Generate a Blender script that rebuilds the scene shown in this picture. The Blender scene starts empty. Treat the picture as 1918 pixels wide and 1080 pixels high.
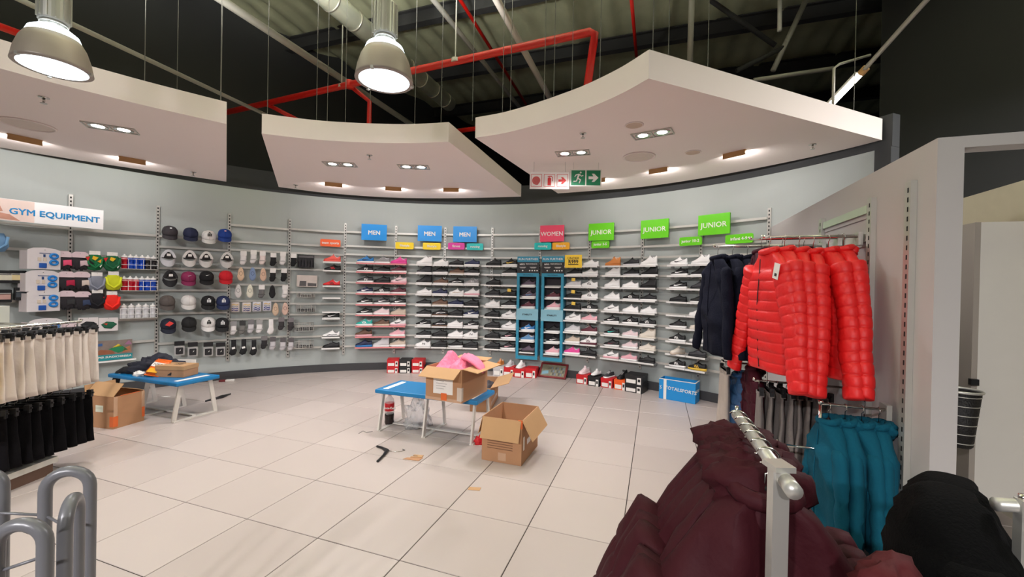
import bpy, math, random
from mathutils import Vector, Matrix, noise
rnd = random.Random(7)
scene = bpy.context.scene
COL = scene.collection
PI = math.pi

# ------------------------------------------------------------------ camera
cam_data = bpy.data.cameras.new('camera')
cam_data.sensor_fit = 'HORIZONTAL'
cam_data.sensor_width = 36.0
cam_data.lens = 36.0 * 782.0 / 1918.0
cam_data.clip_start = 0.02
cam = bpy.data.objects.new('camera', cam_data)
COL.objects.link(cam)
_p, _r = -0.0062, 0.0200
_f = Vector((0, math.cos(_p), math.sin(_p))); _u0 = Vector((0, -math.sin(_p), math.cos(_p))); _r0 = Vector((1, 0, 0))
_R = _r0 * math.cos(_r) + _u0 * math.sin(_r); _U = _u0 * math.cos(_r) - _r0 * math.sin(_r)
_m = Matrix((_R, _U, -_f)).transposed().to_4x4(); _m.translation = (0, 0, 1.605)
cam.matrix_world = _m
scene.camera = cam

# ------------------------------------------------------------------ world, exposure
world = bpy.data.worlds.new('world'); scene.world = world
world.use_nodes = True
world.node_tree.nodes['Background'].inputs[0].default_value = (0.9, 0.95, 1.0, 1)
world.node_tree.nodes['Background'].inputs[1].default_value = 0.04
vs = scene.view_settings
vs.view_transform = 'Standard'; vs.look = 'None'; vs.exposure = -0.06; vs.gamma = 1.0; vs.use_curve_mapping = False
HIGH_BAY_W = 14.0
FAR_BAY_W = 600.0      # lamps over the rest of the shop, far behind the viewer
UPLIGHT_W = 1300.0
#     # watts of each high-bay lamp
SPOT_W = 34.0          # watts of each twin downlight
WASH_W = 5.5          # watts of each wall washer

# ------------------------------------------------------------------ helpers
def lin(c):
    return tuple(((v / 255) / 12.92 if v / 255 <= 0.04045 else ((v / 255 + 0.055) / 1.055) ** 2.4) for v in c) + (1.0,)
MATS = {}
def mat(name, rgb=(128, 128, 128), rough=0.6, metal=0.0, emit=0.0, var=0.06, scale=12.0, bump=0.0, bscale=60.0, trans=0.0, alpha=1.0, coat=0.0, spec=0.5):
    if name in MATS: return MATS[name]
    m = bpy.data.materials.new(name); m.use_nodes = True
    nt = m.node_tree; b = nt.nodes['Principled BSDF']
    b.inputs['Roughness'].default_value = rough; b.inputs['Metallic'].default_value = metal
    b.inputs['Transmission Weight'].default_value = trans; b.inputs['Alpha'].default_value = alpha
    b.inputs['Specular IOR Level'].default_value = spec; b.inputs['Coat Weight'].default_value = coat
    c = lin(rgb)
    tc = nt.nodes.new('ShaderNodeTexCoord')
    nz = nt.nodes.new('ShaderNodeTexNoise'); nz.inputs['Scale'].default_value = scale; nz.inputs['Detail'].default_value = 3
    nt.links.new(tc.outputs['Object'], nz.inputs['Vector'])
    mr = nt.nodes.new('ShaderNodeMapRange'); mr.inputs[3].default_value = 1 - var; mr.inputs[4].default_value = 1 + var
    nt.links.new(nz.outputs['Fac'], mr.inputs[0])
    hs = nt.nodes.new('ShaderNodeHueSaturation'); hs.inputs['Color'].default_value = c
    nt.links.new(mr.outputs[0], hs.inputs['Value']); nt.links.new(hs.outputs['Color'], b.inputs['Base Color'])
    if emit:
        b.inputs['Emission Color'].default_value = c; b.inputs['Emission Strength'].default_value = emit
    if bump:
        n2 = nt.nodes.new('ShaderNodeTexNoise'); n2.inputs['Scale'].default_value = bscale; n2.inputs['Detail'].default_value = 4
        nt.links.new(tc.outputs['Object'], n2.inputs['Vector'])
        bp = nt.nodes.new('ShaderNodeBump'); bp.inputs['Strength'].default_value = bump; bp.inputs['Distance'].default_value = 0.01
        nt.links.new(n2.outputs['Fac'], bp.inputs['Height']); nt.links.new(bp.outputs['Normal'], b.inputs['Normal'])
    MATS[name] = m
    return m

class MB:
    """collects verts and faces; build() links them as ONE mesh object"""
    def __init__(s): s.v = []; s.f = []
    def poly(s, pts):
        n = len(s.v); s.v += [tuple(p) for p in pts]; s.f.append(tuple(range(n, n + len(pts)))); return s
    def bb(s, x0, x1, y0, y1, z0, z1, M=None):
        n = len(s.v)
        P = [(x0, y0, z0), (x1, y0, z0), (x1, y1, z0), (x0, y1, z0), (x0, y0, z1), (x1, y0, z1), (x1, y1, z1), (x0, y1, z1)]
        if M is not None: P = [tuple(M @ Vector(p)) for p in P]
        s.v += P
        s.f += [tuple(n + i for i in q) for q in ((3, 2, 1, 0), (4, 5, 6, 7), (0, 1, 5, 4), (1, 2, 6, 5), (2, 3, 7, 6), (3, 0, 4, 7))]
        return s
    def beam(s, a, b, w, h, up=(0, 0, 1)):
        """box of width w and height h swept from a to b"""
        a = Vector(a); b = Vector(b); d = (b - a).normalized(); up = Vector(up)
        if abs(d.dot(up)) > 0.99: up = Vector((0, 1, 0))
        x = d.cross(up).normalized(); y = x.cross(d)
        n = len(s.v)
        for p in (a, b):
            for sx, sy in ((-1, -1), (1, -1), (1, 1), (-1, 1)): s.v.append(tuple(p + x * (sx * w / 2) + y * (sy * h / 2)))
        s.f += [tuple(n + i for i in q) for q in ((0, 1, 2, 3), (7, 6, 5, 4), (0, 4, 5, 1), (1, 5, 6, 2), (2, 6, 7, 3), (3, 7, 4, 0))]
        return s
    def loft(s, rings, caps=True, closed=True):
        n = len(s.v); k = len(rings[0])
        for r in rings: s.v += [tuple(p) for p in r]
        for i in range(len(rings) - 1):
            for j in range(k if closed else k - 1):
                a = n + i * k + j; b = n + i * k + (j + 1) % k
                s.f.append((a, b, b + k, a + k))
        if caps and closed:
            s.f.append(tuple(n + j for j in reversed(range(k)))); e = n + (len(rings) - 1) * k
            s.f.append(tuple(e + j for j in range(k)))
        return s
    def tube(s, pts, r, n=8, caps=True, loop=False):
        pts = [Vector(p) for p in pts]; rs = r if isinstance(r, (list, tuple)) else [r] * len(pts)
        rings = []; prev = None
        for i, p in enumerate(pts):
            if loop: d = pts[(i + 1) % len(pts)] - pts[i - 1]
            else: d = pts[min(i + 1, len(pts) - 1)] - pts[max(i - 1, 0)]
            d.normalize()
            if prev is None:
                x = d.cross(Vector((0, 0, 1)))
                if x.length < 1e-3: x = Vector((1, 0, 0))
            else: x = prev - d * prev.dot(d)
            x.normalize(); prev = x; y = d.cross(x)
            rings.append([p + (x * math.cos(2 * PI * j / n) + y * math.sin(2 * PI * j / n)) * rs[i] for j in range(n)])
        if loop: rings.append(rings[0]); caps = False
        return s.loft(rings, caps)
    def lathe(s, prof, n=20, c=(0, 0, 0), sy=1.0):
        rings = [[(c[0] + r * math.cos(2 * PI * j / n), c[1] + sy * r * math.sin(2 * PI * j / n), c[2] + z) for j in range(n)] for r, z in prof]
        return s.loft(rings)
    def prism(s, poly, y0, y1):
        """polygon in the xz plane extruded from y0 to y1"""
        n = len(s.v); k = len(poly)
        s.v += [(x, y0, z) for x, z in poly] + [(x, y1, z) for x, z in poly]
        s.f += [tuple(n + j for j in range(k)), tuple(n + k + j for j in reversed(range(k)))]
        for j in range(k): s.f.append((n + j, n + k + j, n + k + (j + 1) % k, n + (j + 1) % k))
        return s
    def flat(s, poly, z0, z1):
        """polygon in the xy plane extruded from z0 to z1"""
        n = len(s.v); k = len(poly)
        s.v += [(x, y, z0) for x, y in poly] + [(x, y, z1) for x, y in poly]
        s.f += [tuple(n + j for j in reversed(range(k))), tuple(n + k + j for j in range(k))]
        for j in range(k): s.f.append((n + j, n + (j + 1) % k, n + k + (j + 1) % k, n + k + j))
        return s
    def mesh(s, name, smooth=False):
        me = bpy.data.meshes.new(name); me.from_pydata(s.v, [], s.f)
        me.validate(); me.update()
        if smooth: me.polygons.foreach_set('use_smooth', [True] * len(me.polygons))
        return me
    def build(s, name, m, parent=None, smooth=False, bevel=0.0, subsurf=0):
        return put(name, s.mesh(name, smooth), m, parent, bevel, subsurf)
def put(name, me, m, parent=None, bevel=0.0, subsurf=0):
    o = bpy.data.objects.new(name, me); COL.objects.link(o)
    if parent is not None: o.parent = parent
    if not me.materials: me.materials.append(None)
    o.material_slots[0].link = 'OBJECT'; o.material_slots[0].material = m
    if bevel:
        b = o.modifiers.new('bevel', 'BEVEL'); b.width = bevel; b.segments = 2; b.limit_method = 'ANGLE'
    if subsurf:
        b = o.modifiers.new('subsurf', 'SUBSURF'); b.levels = subsurf; b.render_levels = subsurf
    return o
def tag(o, label, cat, group=None):
    o['label'] = label; o['category'] = cat
    if group: o['group'] = group
    return o
def thing(name, label, cat, loc=(0, 0, 0), rz=0.0, group=None):
    o = bpy.data.objects.new(name, None); COL.objects.link(o); o.empty_display_size = 0.05
    o.location = loc; o.rotation_euler = (0, 0, rz)
    return tag(o, label, cat, group)
def struct(o): o['kind'] = 'structure'; return o
def dup(root, loc=None, rz=None, label=None, parent=None):
    r = root.copy(); COL.objects.link(r)
    if parent is not None: r.parent = parent
    if loc is not None: r.location = loc
    if rz is not None: r.rotation_euler = (0, 0, rz)
    if label: r['label'] = label
    for ch in root.children: dup(ch, parent=r)
    return r
TEXTS = {}
def text_mesh(body, size, depth=0.002, bold=0.0, space=1.0):
    key = (body, size, depth, bold, space)
    if key in TEXTS: return TEXTS[key]
    cu = bpy.data.curves.new('lettering', 'FONT'); cu.body = body; cu.size = size; cu.extrude = depth / 2
    cu.align_x = 'CENTER'; cu.align_y = 'CENTER'; cu.resolution_u = 2; cu.bevel_depth = bold; cu.bevel_resolution = 0; cu.space_character = space
    o = bpy.data.objects.new('tmp', cu); COL.objects.link(o)
    me = bpy.data.meshes.new_from_object(o); bpy.data.objects.remove(o)
    me.transform(Matrix.Rotation(PI / 2, 4, 'X')); me.name = 'lettering'
    me.materials.clear()
    TEXTS[key] = me
    return me
def lettering(body, size, m, parent, loc, depth=0.002, bold=0.0, space=1.0, rot=(0, 0, 0)):
    o = put('lettering', text_mesh(body, size, depth, bold, space), m, parent); o.location = loc; o.rotation_euler = rot
    return o
def smoothstep(a, b, x):
    t = max(0.0, min(1.0, (x - a) / (b - a))); return t * t * (3 - 2 * t)
def lerp_tab(tab, x):
    """piecewise linear lookup in [(x, y), ...]"""
    if x <= tab[0][0]: return tab[0][1]
    for (a, p), (b, q) in zip(tab, tab[1:]):
        if x <= b: return p + (q - p) * (x - a) / (b - a)
    return tab[-1][1]
def light(name, kind, loc, power, parent=None, color=(1, 0.968, 0.98), size=0.3, rot=(0, 0, 0), spot=None, blend=0.5):
    L = bpy.data.lights.new(name, kind); L.energy = power; L.color = color
    if kind == 'AREA': L.shape = 'DISK'; L.size = size
    else: L.shadow_soft_size = size
    if kind == 'SPOT': L.spot_size = spot; L.spot_blend = blend
    o = bpy.data.objects.new(name, L); COL.objects.link(o); o.location = loc; o.rotation_euler = rot
    if parent is not None: o.parent = parent
    return o

# the round shoe wall: a cylinder about (WX, WY); theta in degrees, clockwise from +Y
WX, WY, WR = -1.247, 2.458, 5.449
def wall_point(th, z, d=0.0):
    a = math.radians(th); return Vector((WX + (WR - d) * math.sin(a), WY + (WR - d) * math.cos(a), z))
def on_wall(o, th, z, d=0.0, turn=0.0):
    """local -y looks into the room, +x runs right along the wall"""
    o.location = wall_point(th, z, d); o.rotation_euler = (0, 0, -math.radians(th) + turn); return o
def arc_band(r0, r1, z0, z1, t0, t1, n):
    """solid ring segment about the wall centre"""
    mb = MB(); rings = []
    for k in range(n + 1):
        a = math.radians(t0 + (t1 - t0) * k / n); s, c = math.sin(a), math.cos(a)
        rings.append([(WX + r0 * s, WY + r0 * c, z0), (WX + r0 * s, WY + r0 * c, z1), (WX + r1 * s, WY + r1 * c, z1), (WX + r1 * s, WY + r1 * c, z0)])
    return mb.loft(rings)
# tile directions (also the fitting-room partition and the roof)
PSI = 0.332
IX, IY = math.sin(PSI), math.cos(PSI)      # away from the camera
JX, JY = math.cos(PSI), -math.sin(PSI)     # to the right
NX, NY = 2.230, 2.207                      # near corner of the partition
def rack_point(u, v, z):
    """u along the partition, v out into the shop"""
    return Vector((NX + IX * u - JX * v, NY + IY * u - JY * v, z))
ORD = ['first', 'second', 'third', 'fourth', 'fifth', 'sixth', 'seventh', 'eighth', 'ninth', 'tenth', 'eleventh', 'twelfth']

# ------------------------------------------------------------------ materials
M_TILE = mat('tile_porcelain', (186, 174, 168), 0.34, var=0.03, scale=2.5)
M_GROUT = mat('grout_dark', (52, 44, 40), 0.9)
M_WALL = mat('wall_paint_grey', (173, 179, 176), 0.75, var=0.03, scale=1.5)
M_BAND = mat('wall_band_dark', (58, 59, 61), 0.8)
M_BLACK = mat('black_paint', (46, 46, 47), 0.85, var=0.1, scale=1.0)
M_BASE = mat('baseboard_dark', (62, 62, 64), 0.6)
M_PLASTER = mat('plaster_white', (246, 233, 228), 0.8, var=0.01, scale=2)
M_PART = mat('partition_paint', (194, 189, 188), 0.75, var=0.03, scale=2)
M_STEEL = mat('steel_light', (196, 194, 188), 0.38, 0.55)
M_RAIL = mat('rail_aluminium', (205, 203, 196), 0.35, 0.35)
M_CHROME = mat('chrome', (215, 212, 206), 0.18, 1.0)
M_HOLE = mat('slot_dark', (28, 28, 28), 0.9)
M_WHITE = mat('white_plastic', (240, 238, 234), 0.45)
M_BLACKP = mat('black_plastic', (22, 22, 24), 0.45)
M_RED_PIPE = mat('red_pipe_paint', (206, 28, 22), 0.35)
M_GALV = mat('galvanised', (168, 164, 154), 0.4, 0.7, var=0.12)
M_CONDUIT = mat('conduit_grey', (168, 164, 158), 0.5, 0.2)
M_DUCT = mat('spiral_duct', (190, 192, 176), 0.3, 0.5, bump=0.2, bscale=8)
M_FOIL = mat('insulation_foil', (168, 168, 140), 0.4, 0.25, var=0.25, scale=3, bump=0.8, bscale=5)
M_BEAM = mat('steel_beam_dark', (44, 43, 44), 0.7)
M_CARD = mat('cardboard', (178, 132, 96), 0.85, var=0.07, scale=6)
M_CARD_IN = mat('cardboard_inner', (186, 146, 104), 0.85, var=0.06, scale=6)
M_TAPE = mat('packing_tape', (196, 158, 128), 0.25, var=0.05)
M_TAPE_O = mat('orange_tape', (222, 104, 46), 0.4)
M_PAPER = mat('paper_white', (236, 232, 226), 0.7)
M_INK = mat('ink_dark', (40, 38, 40), 0.7)
M_BENCH = mat('bench_blue', (16, 116, 172), 0.35, var=0.03)
M_BLUE = mat('carton_blue', (24, 140, 210), 0.5)
M_EMIT = mat('lamp_glass_lit', (236, 248, 255), 0.3, emit=4.0, var=0.0)
M_EMITW = mat('lamp_bulb_lit', (255, 250, 240), 0.3, emit=14.0, var=0.0)
M_TAN = mat('washer_tan', (190, 146, 96), 0.6)
M_ACRYL = mat('acrylic_clear', (225, 230, 230), 0.15, trans=0.0, alpha=0.35)
M_WIRE = mat('wire_dark', (110, 108, 104), 0.5, 0.3)

# ================================================================== the setting
def build_floor():
    rad = 8.3
    fl = MB().flat([(-9.5, -3.5), (8.5, -3.5), (8.5, 9.0), (-9.5, 9.0)], -0.06, -0.004).build('floor', M_GROUT); struct(fl)
    T = 0.6; g = 0.0030
    me = MB()
    z0, z1, c = -0.008, 0.0, 0.002
    h = T / 2 - g
    me.loft([[(-h, -h, z0), (h, -h, z0), (h, h, z0), (-h, h, z0)], [(-h, -h, z1 - c), (h, -h, z1 - c), (h, h, z1 - c), (-h, h, z1 - c)],
             [(-h + c, -h + c, z1), (h - c, -h + c, z1), (h - c, h - c, z1), (-h + c, h - c, z1)]])
    tile = me.mesh('floor_tile')
    tones = [M_TILE, mat('tile_porcelain_b', (183, 171, 165), 0.32, var=0.03, scale=2.5), mat('tile_porcelain_c', (189, 177, 171), 0.36, var=0.03, scale=2.5)]
    ox, oy = 0.141, 2.787
    cells = []
    for i in range(-9, 11):
        for j in range(-16, 13):
            x = ox + (i + .5) * T * IX + (j + .5) * T * JX; y = oy + (i + .5) * T * IY + (j + .5) * T * JY
            if y < -0.4 or y > 8.2 or abs(x) > 8 : continue
            if math.hypot(x - WX, y - WY) > WR + 0.42 and not (x > 2.6 and y < 4.6): continue
            if abs(x) > y * 1.35 + 1.4: continue
            cells.append((x, y))
    cells.sort(key=lambda p: p[0] ** 2 + p[1] ** 2)
    rest = MB()
    for x, y in cells[300:]:
        rest.bb(-h, h, -h, h, z0, z1, Matrix.Translation((x, y, 0)) @ Matrix.Rotation(-PSI, 4, 'Z'))
    if cells[300:]:
        o = rest.build('floor_tiles_far', M_TILE, fl); o['kind'] = 'stuff'
    for x, y in cells[:300]:
        o = put('floor_tile', tile, rnd.choice(tones), fl); o.location = (x, y, 0); o.rotation_euler = (0, 0, -PSI)
build_floor()

def build_shell():
    struct(arc_band(WR, WR + 0.12, 0, 3.12, -96, 68.6, 110).build('wall_back', M_WALL, smooth=False))
    struct(arc_band(WR, WR + 0.12, 3.122, 3.46, -96, 70.2, 110).build('trim_1', M_BAND))
    struct(arc_band(WR - 0.015, WR + 0.12, 0, 3.12, 68.65, 70.2, 2).build('trim_2', M_BAND))
    struct(arc_band(WR - 0.022, WR - 0.001, 0, 0.13, -96, 57, 110).build('baseboard_back', M_BASE))
    # tall black walls of the hall behind
    def slab(name, a, b, z0, z1, m, t=0.15):
        mb = MB(); d = (Vector(b) - Vector(a)).normalized(); n = Vector((d.y, -d.x)) * t
        mb.flat([a, b, (b[0] - n.x, b[1] - n.y), (a[0] - n.x, a[1] - n.y)], z0, z1)
        return struct(mb.build(name, m))
    slab('wall_left', (-8.9, 2.0), (0.3, 14.4), 0, 6.5, M_BLACK)
    slab('wall_far', (0.2, 14.3), (13.0, 14.3), 0, 6.5, M_BLACK)
    slab('wall_right', (5.3, 6.1), (8.4, -1.0), 0, 6.5, M_BLACK)
    slab('wall_right_far', (12.6, 14.5), (5.3, 6.1), 0, 6.5, M_BLACK)
    # roof: foil insulation sagging between ribs
    mb = MB(); rows = []
    nu, nv = 90, 330
    for a in range(nu + 1):
        u = -4.0 + 22.0 * a / nu; r = []
        for b in range(nv + 1):
            v = -13 + 26.0 * b / nv
            x = IX * u + JX * v; y = IY * u + JY * v
            ph = (v / 0.34) % 1.0
            z = 6.40 - 0.11 * math.sin(PI * ph) ** 0.7 * (0.75 + 0.5 * noise.noise((u * 0.9, math.floor(v / 0.34) * 1.7, 0))) - 0.05 * math.sin(PI * ((u / 1.8) % 1.0)) - 0.03 * noise.noise((u * 3, v * 3, 2))
            r.append((x, y, z))
        rows.append(r)
    mb.loft(rows, closed=False)
    struct(mb.build('ceiling', M_FOIL, smooth=True))
    # purlins and rafters
    for k, u in enumerate([2.6, 4.4, 6.2, 8.0, 9.8, 11.6, 13.4]):
        MBx = MB()
        a = Vector((IX * u + JX * -9, IY * u + JY * -9, 6.14)); b = Vector((IX * u + JX * 10, IY * u + JY * 10, 6.14))
        for s in (-0.115, 0.115): MBx.beam(a + Vector((0, 0, s)), b + Vector((0, 0, s)), 0.14, 0.02)
        MBx.beam(a, b, 0.02, 0.23)
        o = MBx.build('roof_purlin', M_BEAM)
        tag(o, 'dark steel I beam under the foil roof, %s from the front' % ORD[k], 'beam', 'roof purlins')
    # fitting-room partition: long wall, end post, lintel
    def block(name, u0, u1, v0, v1, z0, z1, m):
        mb = MB(); c = [rack_point(u0, v0, 0), rack_point(u1, v0, 0), rack_point(u1, v1, 0), rack_point(u0, v1, 0)]
        mb.flat([(p.x, p.y) for p in c], z0, z1); return struct(mb.build(name, m))
    block('wall_partition', 0, 3.40, -0.11, 0, 0, 2.43, M_PART)
    block('trim_3', 0, 0.11, -2.2, -0.11, 2.37, 2.43, M_PART)
    # cubicle behind the opening
    q = rack_point
    block('wall_fitting_back', 0.3, 3.4, -1.17, -1.07, 0, 2.43, mat('cream_paint', (198, 190, 168), 0.8))
build_shell()

def build_cubicle():
    a = Vector((3.045,2.720,2.080)); r = thing('fitting_cubicle', 'white fitting room cubicle panel seen through the opening', 'cubicle', (a.x, a.y, 0), -PSI)
    # local x = J (right), y = I (away)
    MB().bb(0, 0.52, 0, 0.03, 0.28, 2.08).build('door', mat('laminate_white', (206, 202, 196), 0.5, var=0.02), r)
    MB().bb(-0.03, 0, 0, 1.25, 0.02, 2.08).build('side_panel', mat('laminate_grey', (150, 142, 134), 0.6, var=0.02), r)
    MB().bb(-0.045, -0.005, -0.03, -0.001, 1.02, 1.06).build('latch', M_BLACKP, r)
    for x in (0.02, 0.46): MB().bb(x, x + 0.04, 0.0, 0.03, 0.0, 0.28).build('foot', M_STEEL, r)
    p = rack_point(0.50, -0.385, 0.68); b = thing('mesh_basket', 'black wire mesh basket hung at the fitting cubicle corner', 'basket', p)
    MB().tube([(0.125 * math.cos(k * PI / 12), 0.125 * math.sin(k * PI / 12), 0.36) for k in range(24)], 0.009, 6, loop=True).build('rim', M_STEEL, b, True)
    MB().lathe([(0.07, 0), (0.08, 0.01), (0.12, 0.355), (0.112, 0.355), (0.07, 0.02)], 24).build('basket_wall', mat('mesh_black', (30, 28, 28), 0.5, 0.3, bump=0.6, bscale=90), b, True)
    b.scale = (0.78, 0.78, 0.95)
    for k in range(6): MB().tube([((0.083 + 0.036 * k / 5) * math.cos(j * PI / 12), (0.083 + 0.036 * k / 5) * math.sin(j * PI / 12), 0.03 + 0.06 * k) for j in range(24)], 0.003, 5, loop=True).build('wire_ring', M_STEEL, b, True)
    q = rack_point(0.60, -0.51, 0.98) - p; MB().tube([(0.08, 0.09, 0.34), tuple(q)], 0.005, 6).build('hook', M_STEEL, b)
build_cubicle()

# ------------------------------------------------------------------ floating ceiling panels
def catmull(P, n=8):
    P = [Vector(p) for p in P]; Q = [P[0] * 2 - P[1]] + P + [P[-1] * 2 - P[-2]]; out = []
    for i in range(1, len(Q) - 2):
        for k in range(n):
            t = k / n; a, b, c, d = Q[i - 1], Q[i], Q[i + 1], Q[i + 2]
            out.append(0.5 * ((2 * b) + (c - a) * t + (2 * a - 5 * b + 4 * c - d) * t * t + (3 * b - a - 3 * c + d) * t ** 3))
    out.append(P[-1]); return out
def ceiling_panel(label, inner, outer, z, h, wires):
    r = thing('ceiling_panel', label, 'ceiling panel', (0, 0, z), 0, 'floating ceiling panels')
    A = catmull(inner, 10); B = catmull(outer, 10)
    poly = [(p.x, p.y) for p in A] + [(p.x, p.y) for p in reversed(B)]
    mb = MB(); n = len(poly); k = len(A); m = len(B)
    mb.v = [(x, y, 0) for x, y in poly] + [(x, y, h) for x, y in poly]
    for lv, rev in ((0, False), (n, True)):
        for i in range(k - 1):
            j = min(int(round(i * (m - 1) / (k - 1))), m - 1); j2 = min(int(round((i + 1) * (m - 1) / (k - 1))), m - 1)
            q = [lv + i, lv + i + 1, lv + n - 1 - j2, lv + n - 1 - j]
            if j == j2: q = q[:3]
            mb.f.append(tuple(q if not rev else reversed(q)))
    for i in range(n): mb.f.append((i, i + n, (i + 1) % n + n, (i + 1) % n))
    mb.build('panel_body', M_PLASTER, r)
    for x, y in wires:
        MB().tube([(x, y, h - 0.01), (x, y, 6.25 - z)], 0.0035, 5).build('suspension_wire', M_WIRE, r)
    return r
PANELS = {}
PANELS[3.10] = ceiling_panel('white curved ceiling panel at the left, above the caps', [(-4.175,2.359), (-3.988,2.679), (-3.727,3.023), (-3.570,3.231), (-3.369,3.449), (-3.130,3.687), (-2.766,4.008)],
              [(-6.736,3.811), (-6.475,4.357), (-6.008,4.882), (-5.386,5.526), (-4.369,6.349)], 3.10, 0.21,
              [(-3.394,3.826), (-2.909,4.124), (-3.181,4.520), (-3.972,3.682), (-4.076,5.037)])
PANELS[3.15] = ceiling_panel('white curved ceiling panel in the middle, above the MEN signs', [(-2.660,4.392), (-2.118,4.553), (-1.554,4.605), (-1.141,4.598), (-0.718,4.523)],
              [(-3.861,6.860), (-3.181,7.273), (-2.137,7.526), (-0.975,7.461), (0.125,7.225)], 3.15, 0.21,
              [(-2.659,4.486), (-2.232,4.697), (-2.237,4.978), (-1.915,4.714), (-1.697,4.886), (-1.134,4.721), (-0.886,4.994)])
PANELS[3.20] = ceiling_panel('large white curved ceiling panel at the right, above the JUNIOR signs', [(-0.432,4.534), (-0.111,4.374), (0.185,4.155), (0.426,3.946), (0.639,3.734), (0.853,3.455), (1.006,3.182)],
              [(0.752,7.144), (1.217,6.942), (1.992,6.577), (2.609,6.067), (3.081,5.531), (3.449,5.041), (3.671,4.673), (3.820,4.357)], 3.20, 0.22,
              [(-0.473,4.603), (-0.144,4.584), (-0.055,4.417), (0.285,4.220), (0.371,4.104), (0.522,3.916), (0.748,3.752), (1.067,3.290), (1.291,3.565), (1.644,3.601), (3.390,4.197)])

def downlight(label, p, z, rz):
    r = thing('twin_downlight', label, 'ceiling light', (p[0], p[1], z), rz, 'twin downlights in the ceiling panels')
    f = MB()
    for a, b, c, d in ((-0.2, 0.2, -0.095, -0.085), (-0.2, 0.2, 0.085, 0.095), (-0.2, -0.19, -0.085, 0.085), (0.19, 0.2, -0.085, 0.085), (-0.005, 0.005, -0.085, 0.085)): f.bb(a, b, c, d, -0.012, -0.001)
    f.build('frame', M_STEEL, r)
    for s in (-1, 1):
        MB().lathe([(0.045, -0.004), (0.078, -0.010), (0.08, -0.003), (0.045, -0.002)], 20, (s * 0.096, 0, 0)).build('reflector', M_CHROME, r, True)
        b = MB().lathe([(0.001, -0.007), (0.05, -0.006), (0.05, -0.003), (0.001, -0.0025)], 18, (s * 0.096, 0, 0)).build('bulb', M_EMITW, r)
    light('downlight_beam', 'SPOT', (0, 0, -0.03), SPOT_W * 4, r, (1, 0.958, 0.965), 0.08, (0, 0, 0), math.radians(130), 0.8)
    return r
def washer(label, p, z, th):
    r = thing('wall_washer', label, 'ceiling light', (p[0], p[1], z), -math.radians(th), 'tan wall washers under the ceiling panels')
    MB().bb(-0.125, 0.125, -0.012, 0.0, -0.062, -0.001).bb(-0.125, 0.125, 0.0, 0.03, -0.012, -0.001).build('shield', M_TAN, r, bevel=0.002)
    MB().tube([(-0.115, 0.022, -0.032), (0.115, 0.022, -0.032)], 0.009, 8).build('tube', M_EMITW, r, True)
    L = light('washer_beam', 'AREA', (0, 0.045, -0.04), WASH_W, r, (1, 0.965, 0.94), 0.1, (math.radians(75), 0, 0))
    L.data.shape = 'RECTANGLE'; L.data.size = 0.24; L.data.size_y = 0.04
    return r
for lb, p, z, rz in (('twin downlight in the left ceiling panel', (-4.026,4.169), 3.10, 0.5), ('left twin downlight of the middle ceiling panel', (-2.276,5.460), 3.15, 0.1),
                     ('right twin downlight of the middle ceiling panel', (-1.327,5.516), 3.15, 0.05), ('twin downlight nearer the exit signs in the right panel', (0.691,4.972), 3.20, -0.28),
                     ('twin downlight nearest the right panel corner', (1.413,4.306), 3.20, -0.55)):
    downlight(lb, p, z, rz)
for lb, p, z, th in (('tan wall washer nearest the left edge of the picture', (-5.258,4.491), 3.10, -60), ('tan wall washer near the right end of the left panel', (-4.758,5.208), 3.10, -47),
                     ('leftmost tan wall washer of the middle panel', (-2.800,6.490), 3.15, -20), ('second tan wall washer of the middle panel', (-1.931,6.697), 3.15, -9), ('rightmost tan wall washer of the middle panel', (-1.006,6.691), 3.15, 3),
                     ('tan wall washer behind the green exit signs', (1.209,6.116), 3.20, 29), ('tan wall washer in the middle of the right panel', (1.905,5.539), 3.20, 40), ('tan wall washer at the right of the right panel', (2.526,4.818), 3.20, 52)):
    washer(lb, p, z, th)
def ring_recess(label, p, z, r):
    o = thing('round_recess', label, 'ceiling rose', (p[0], p[1], z), 0, 'round recess rings')
    MB().lathe([(r, -0.001), (r, -0.012), (r - 0.012, -0.014), (r - 0.02, -0.010), (r - 0.02, -0.001)], 40).build('ring', M_PLASTER, o, True)
    MB().lathe([(0.001, -0.004), (r - 0.022, -0.004), (r - 0.022, -0.001), (0.001, -0.0012)], 40).build('cover', mat('plaster_shade', (222, 208, 198), 0.85), o)
ring_recess('round plaster ring in the left ceiling panel', (-4.807,4.127), 3.10, 0.20)
ring_recess('round plaster ring in the right ceiling panel', (1.506,5.063), 3.20, 0.19)
def speaker(label, p, z):
    o = thing('ceiling_speaker', label, 'speaker', (p[0], p[1], z), 0, 'flush ceiling speakers')
    MB().lathe([(0.09, -0.001), (0.09, -0.006), (0.08, -0.008), (0.075, -0.003)], 28).build('bezel', M_PLASTER, o, True)
    MB().lathe([(0.001, -0.006), (0.078, -0.006), (0.078, -0.002), (0.001, -0.002)], 28).build('grille', mat('grille_beige', (214, 190, 172), 0.7, bump=0.5, bscale=200), o)
speaker('round speaker grille nearer the right panel corner', (1.163,4.091), 3.20)
speaker('round speaker grille by the rightmost wall washer', (2.073,4.866), 3.20)
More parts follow.
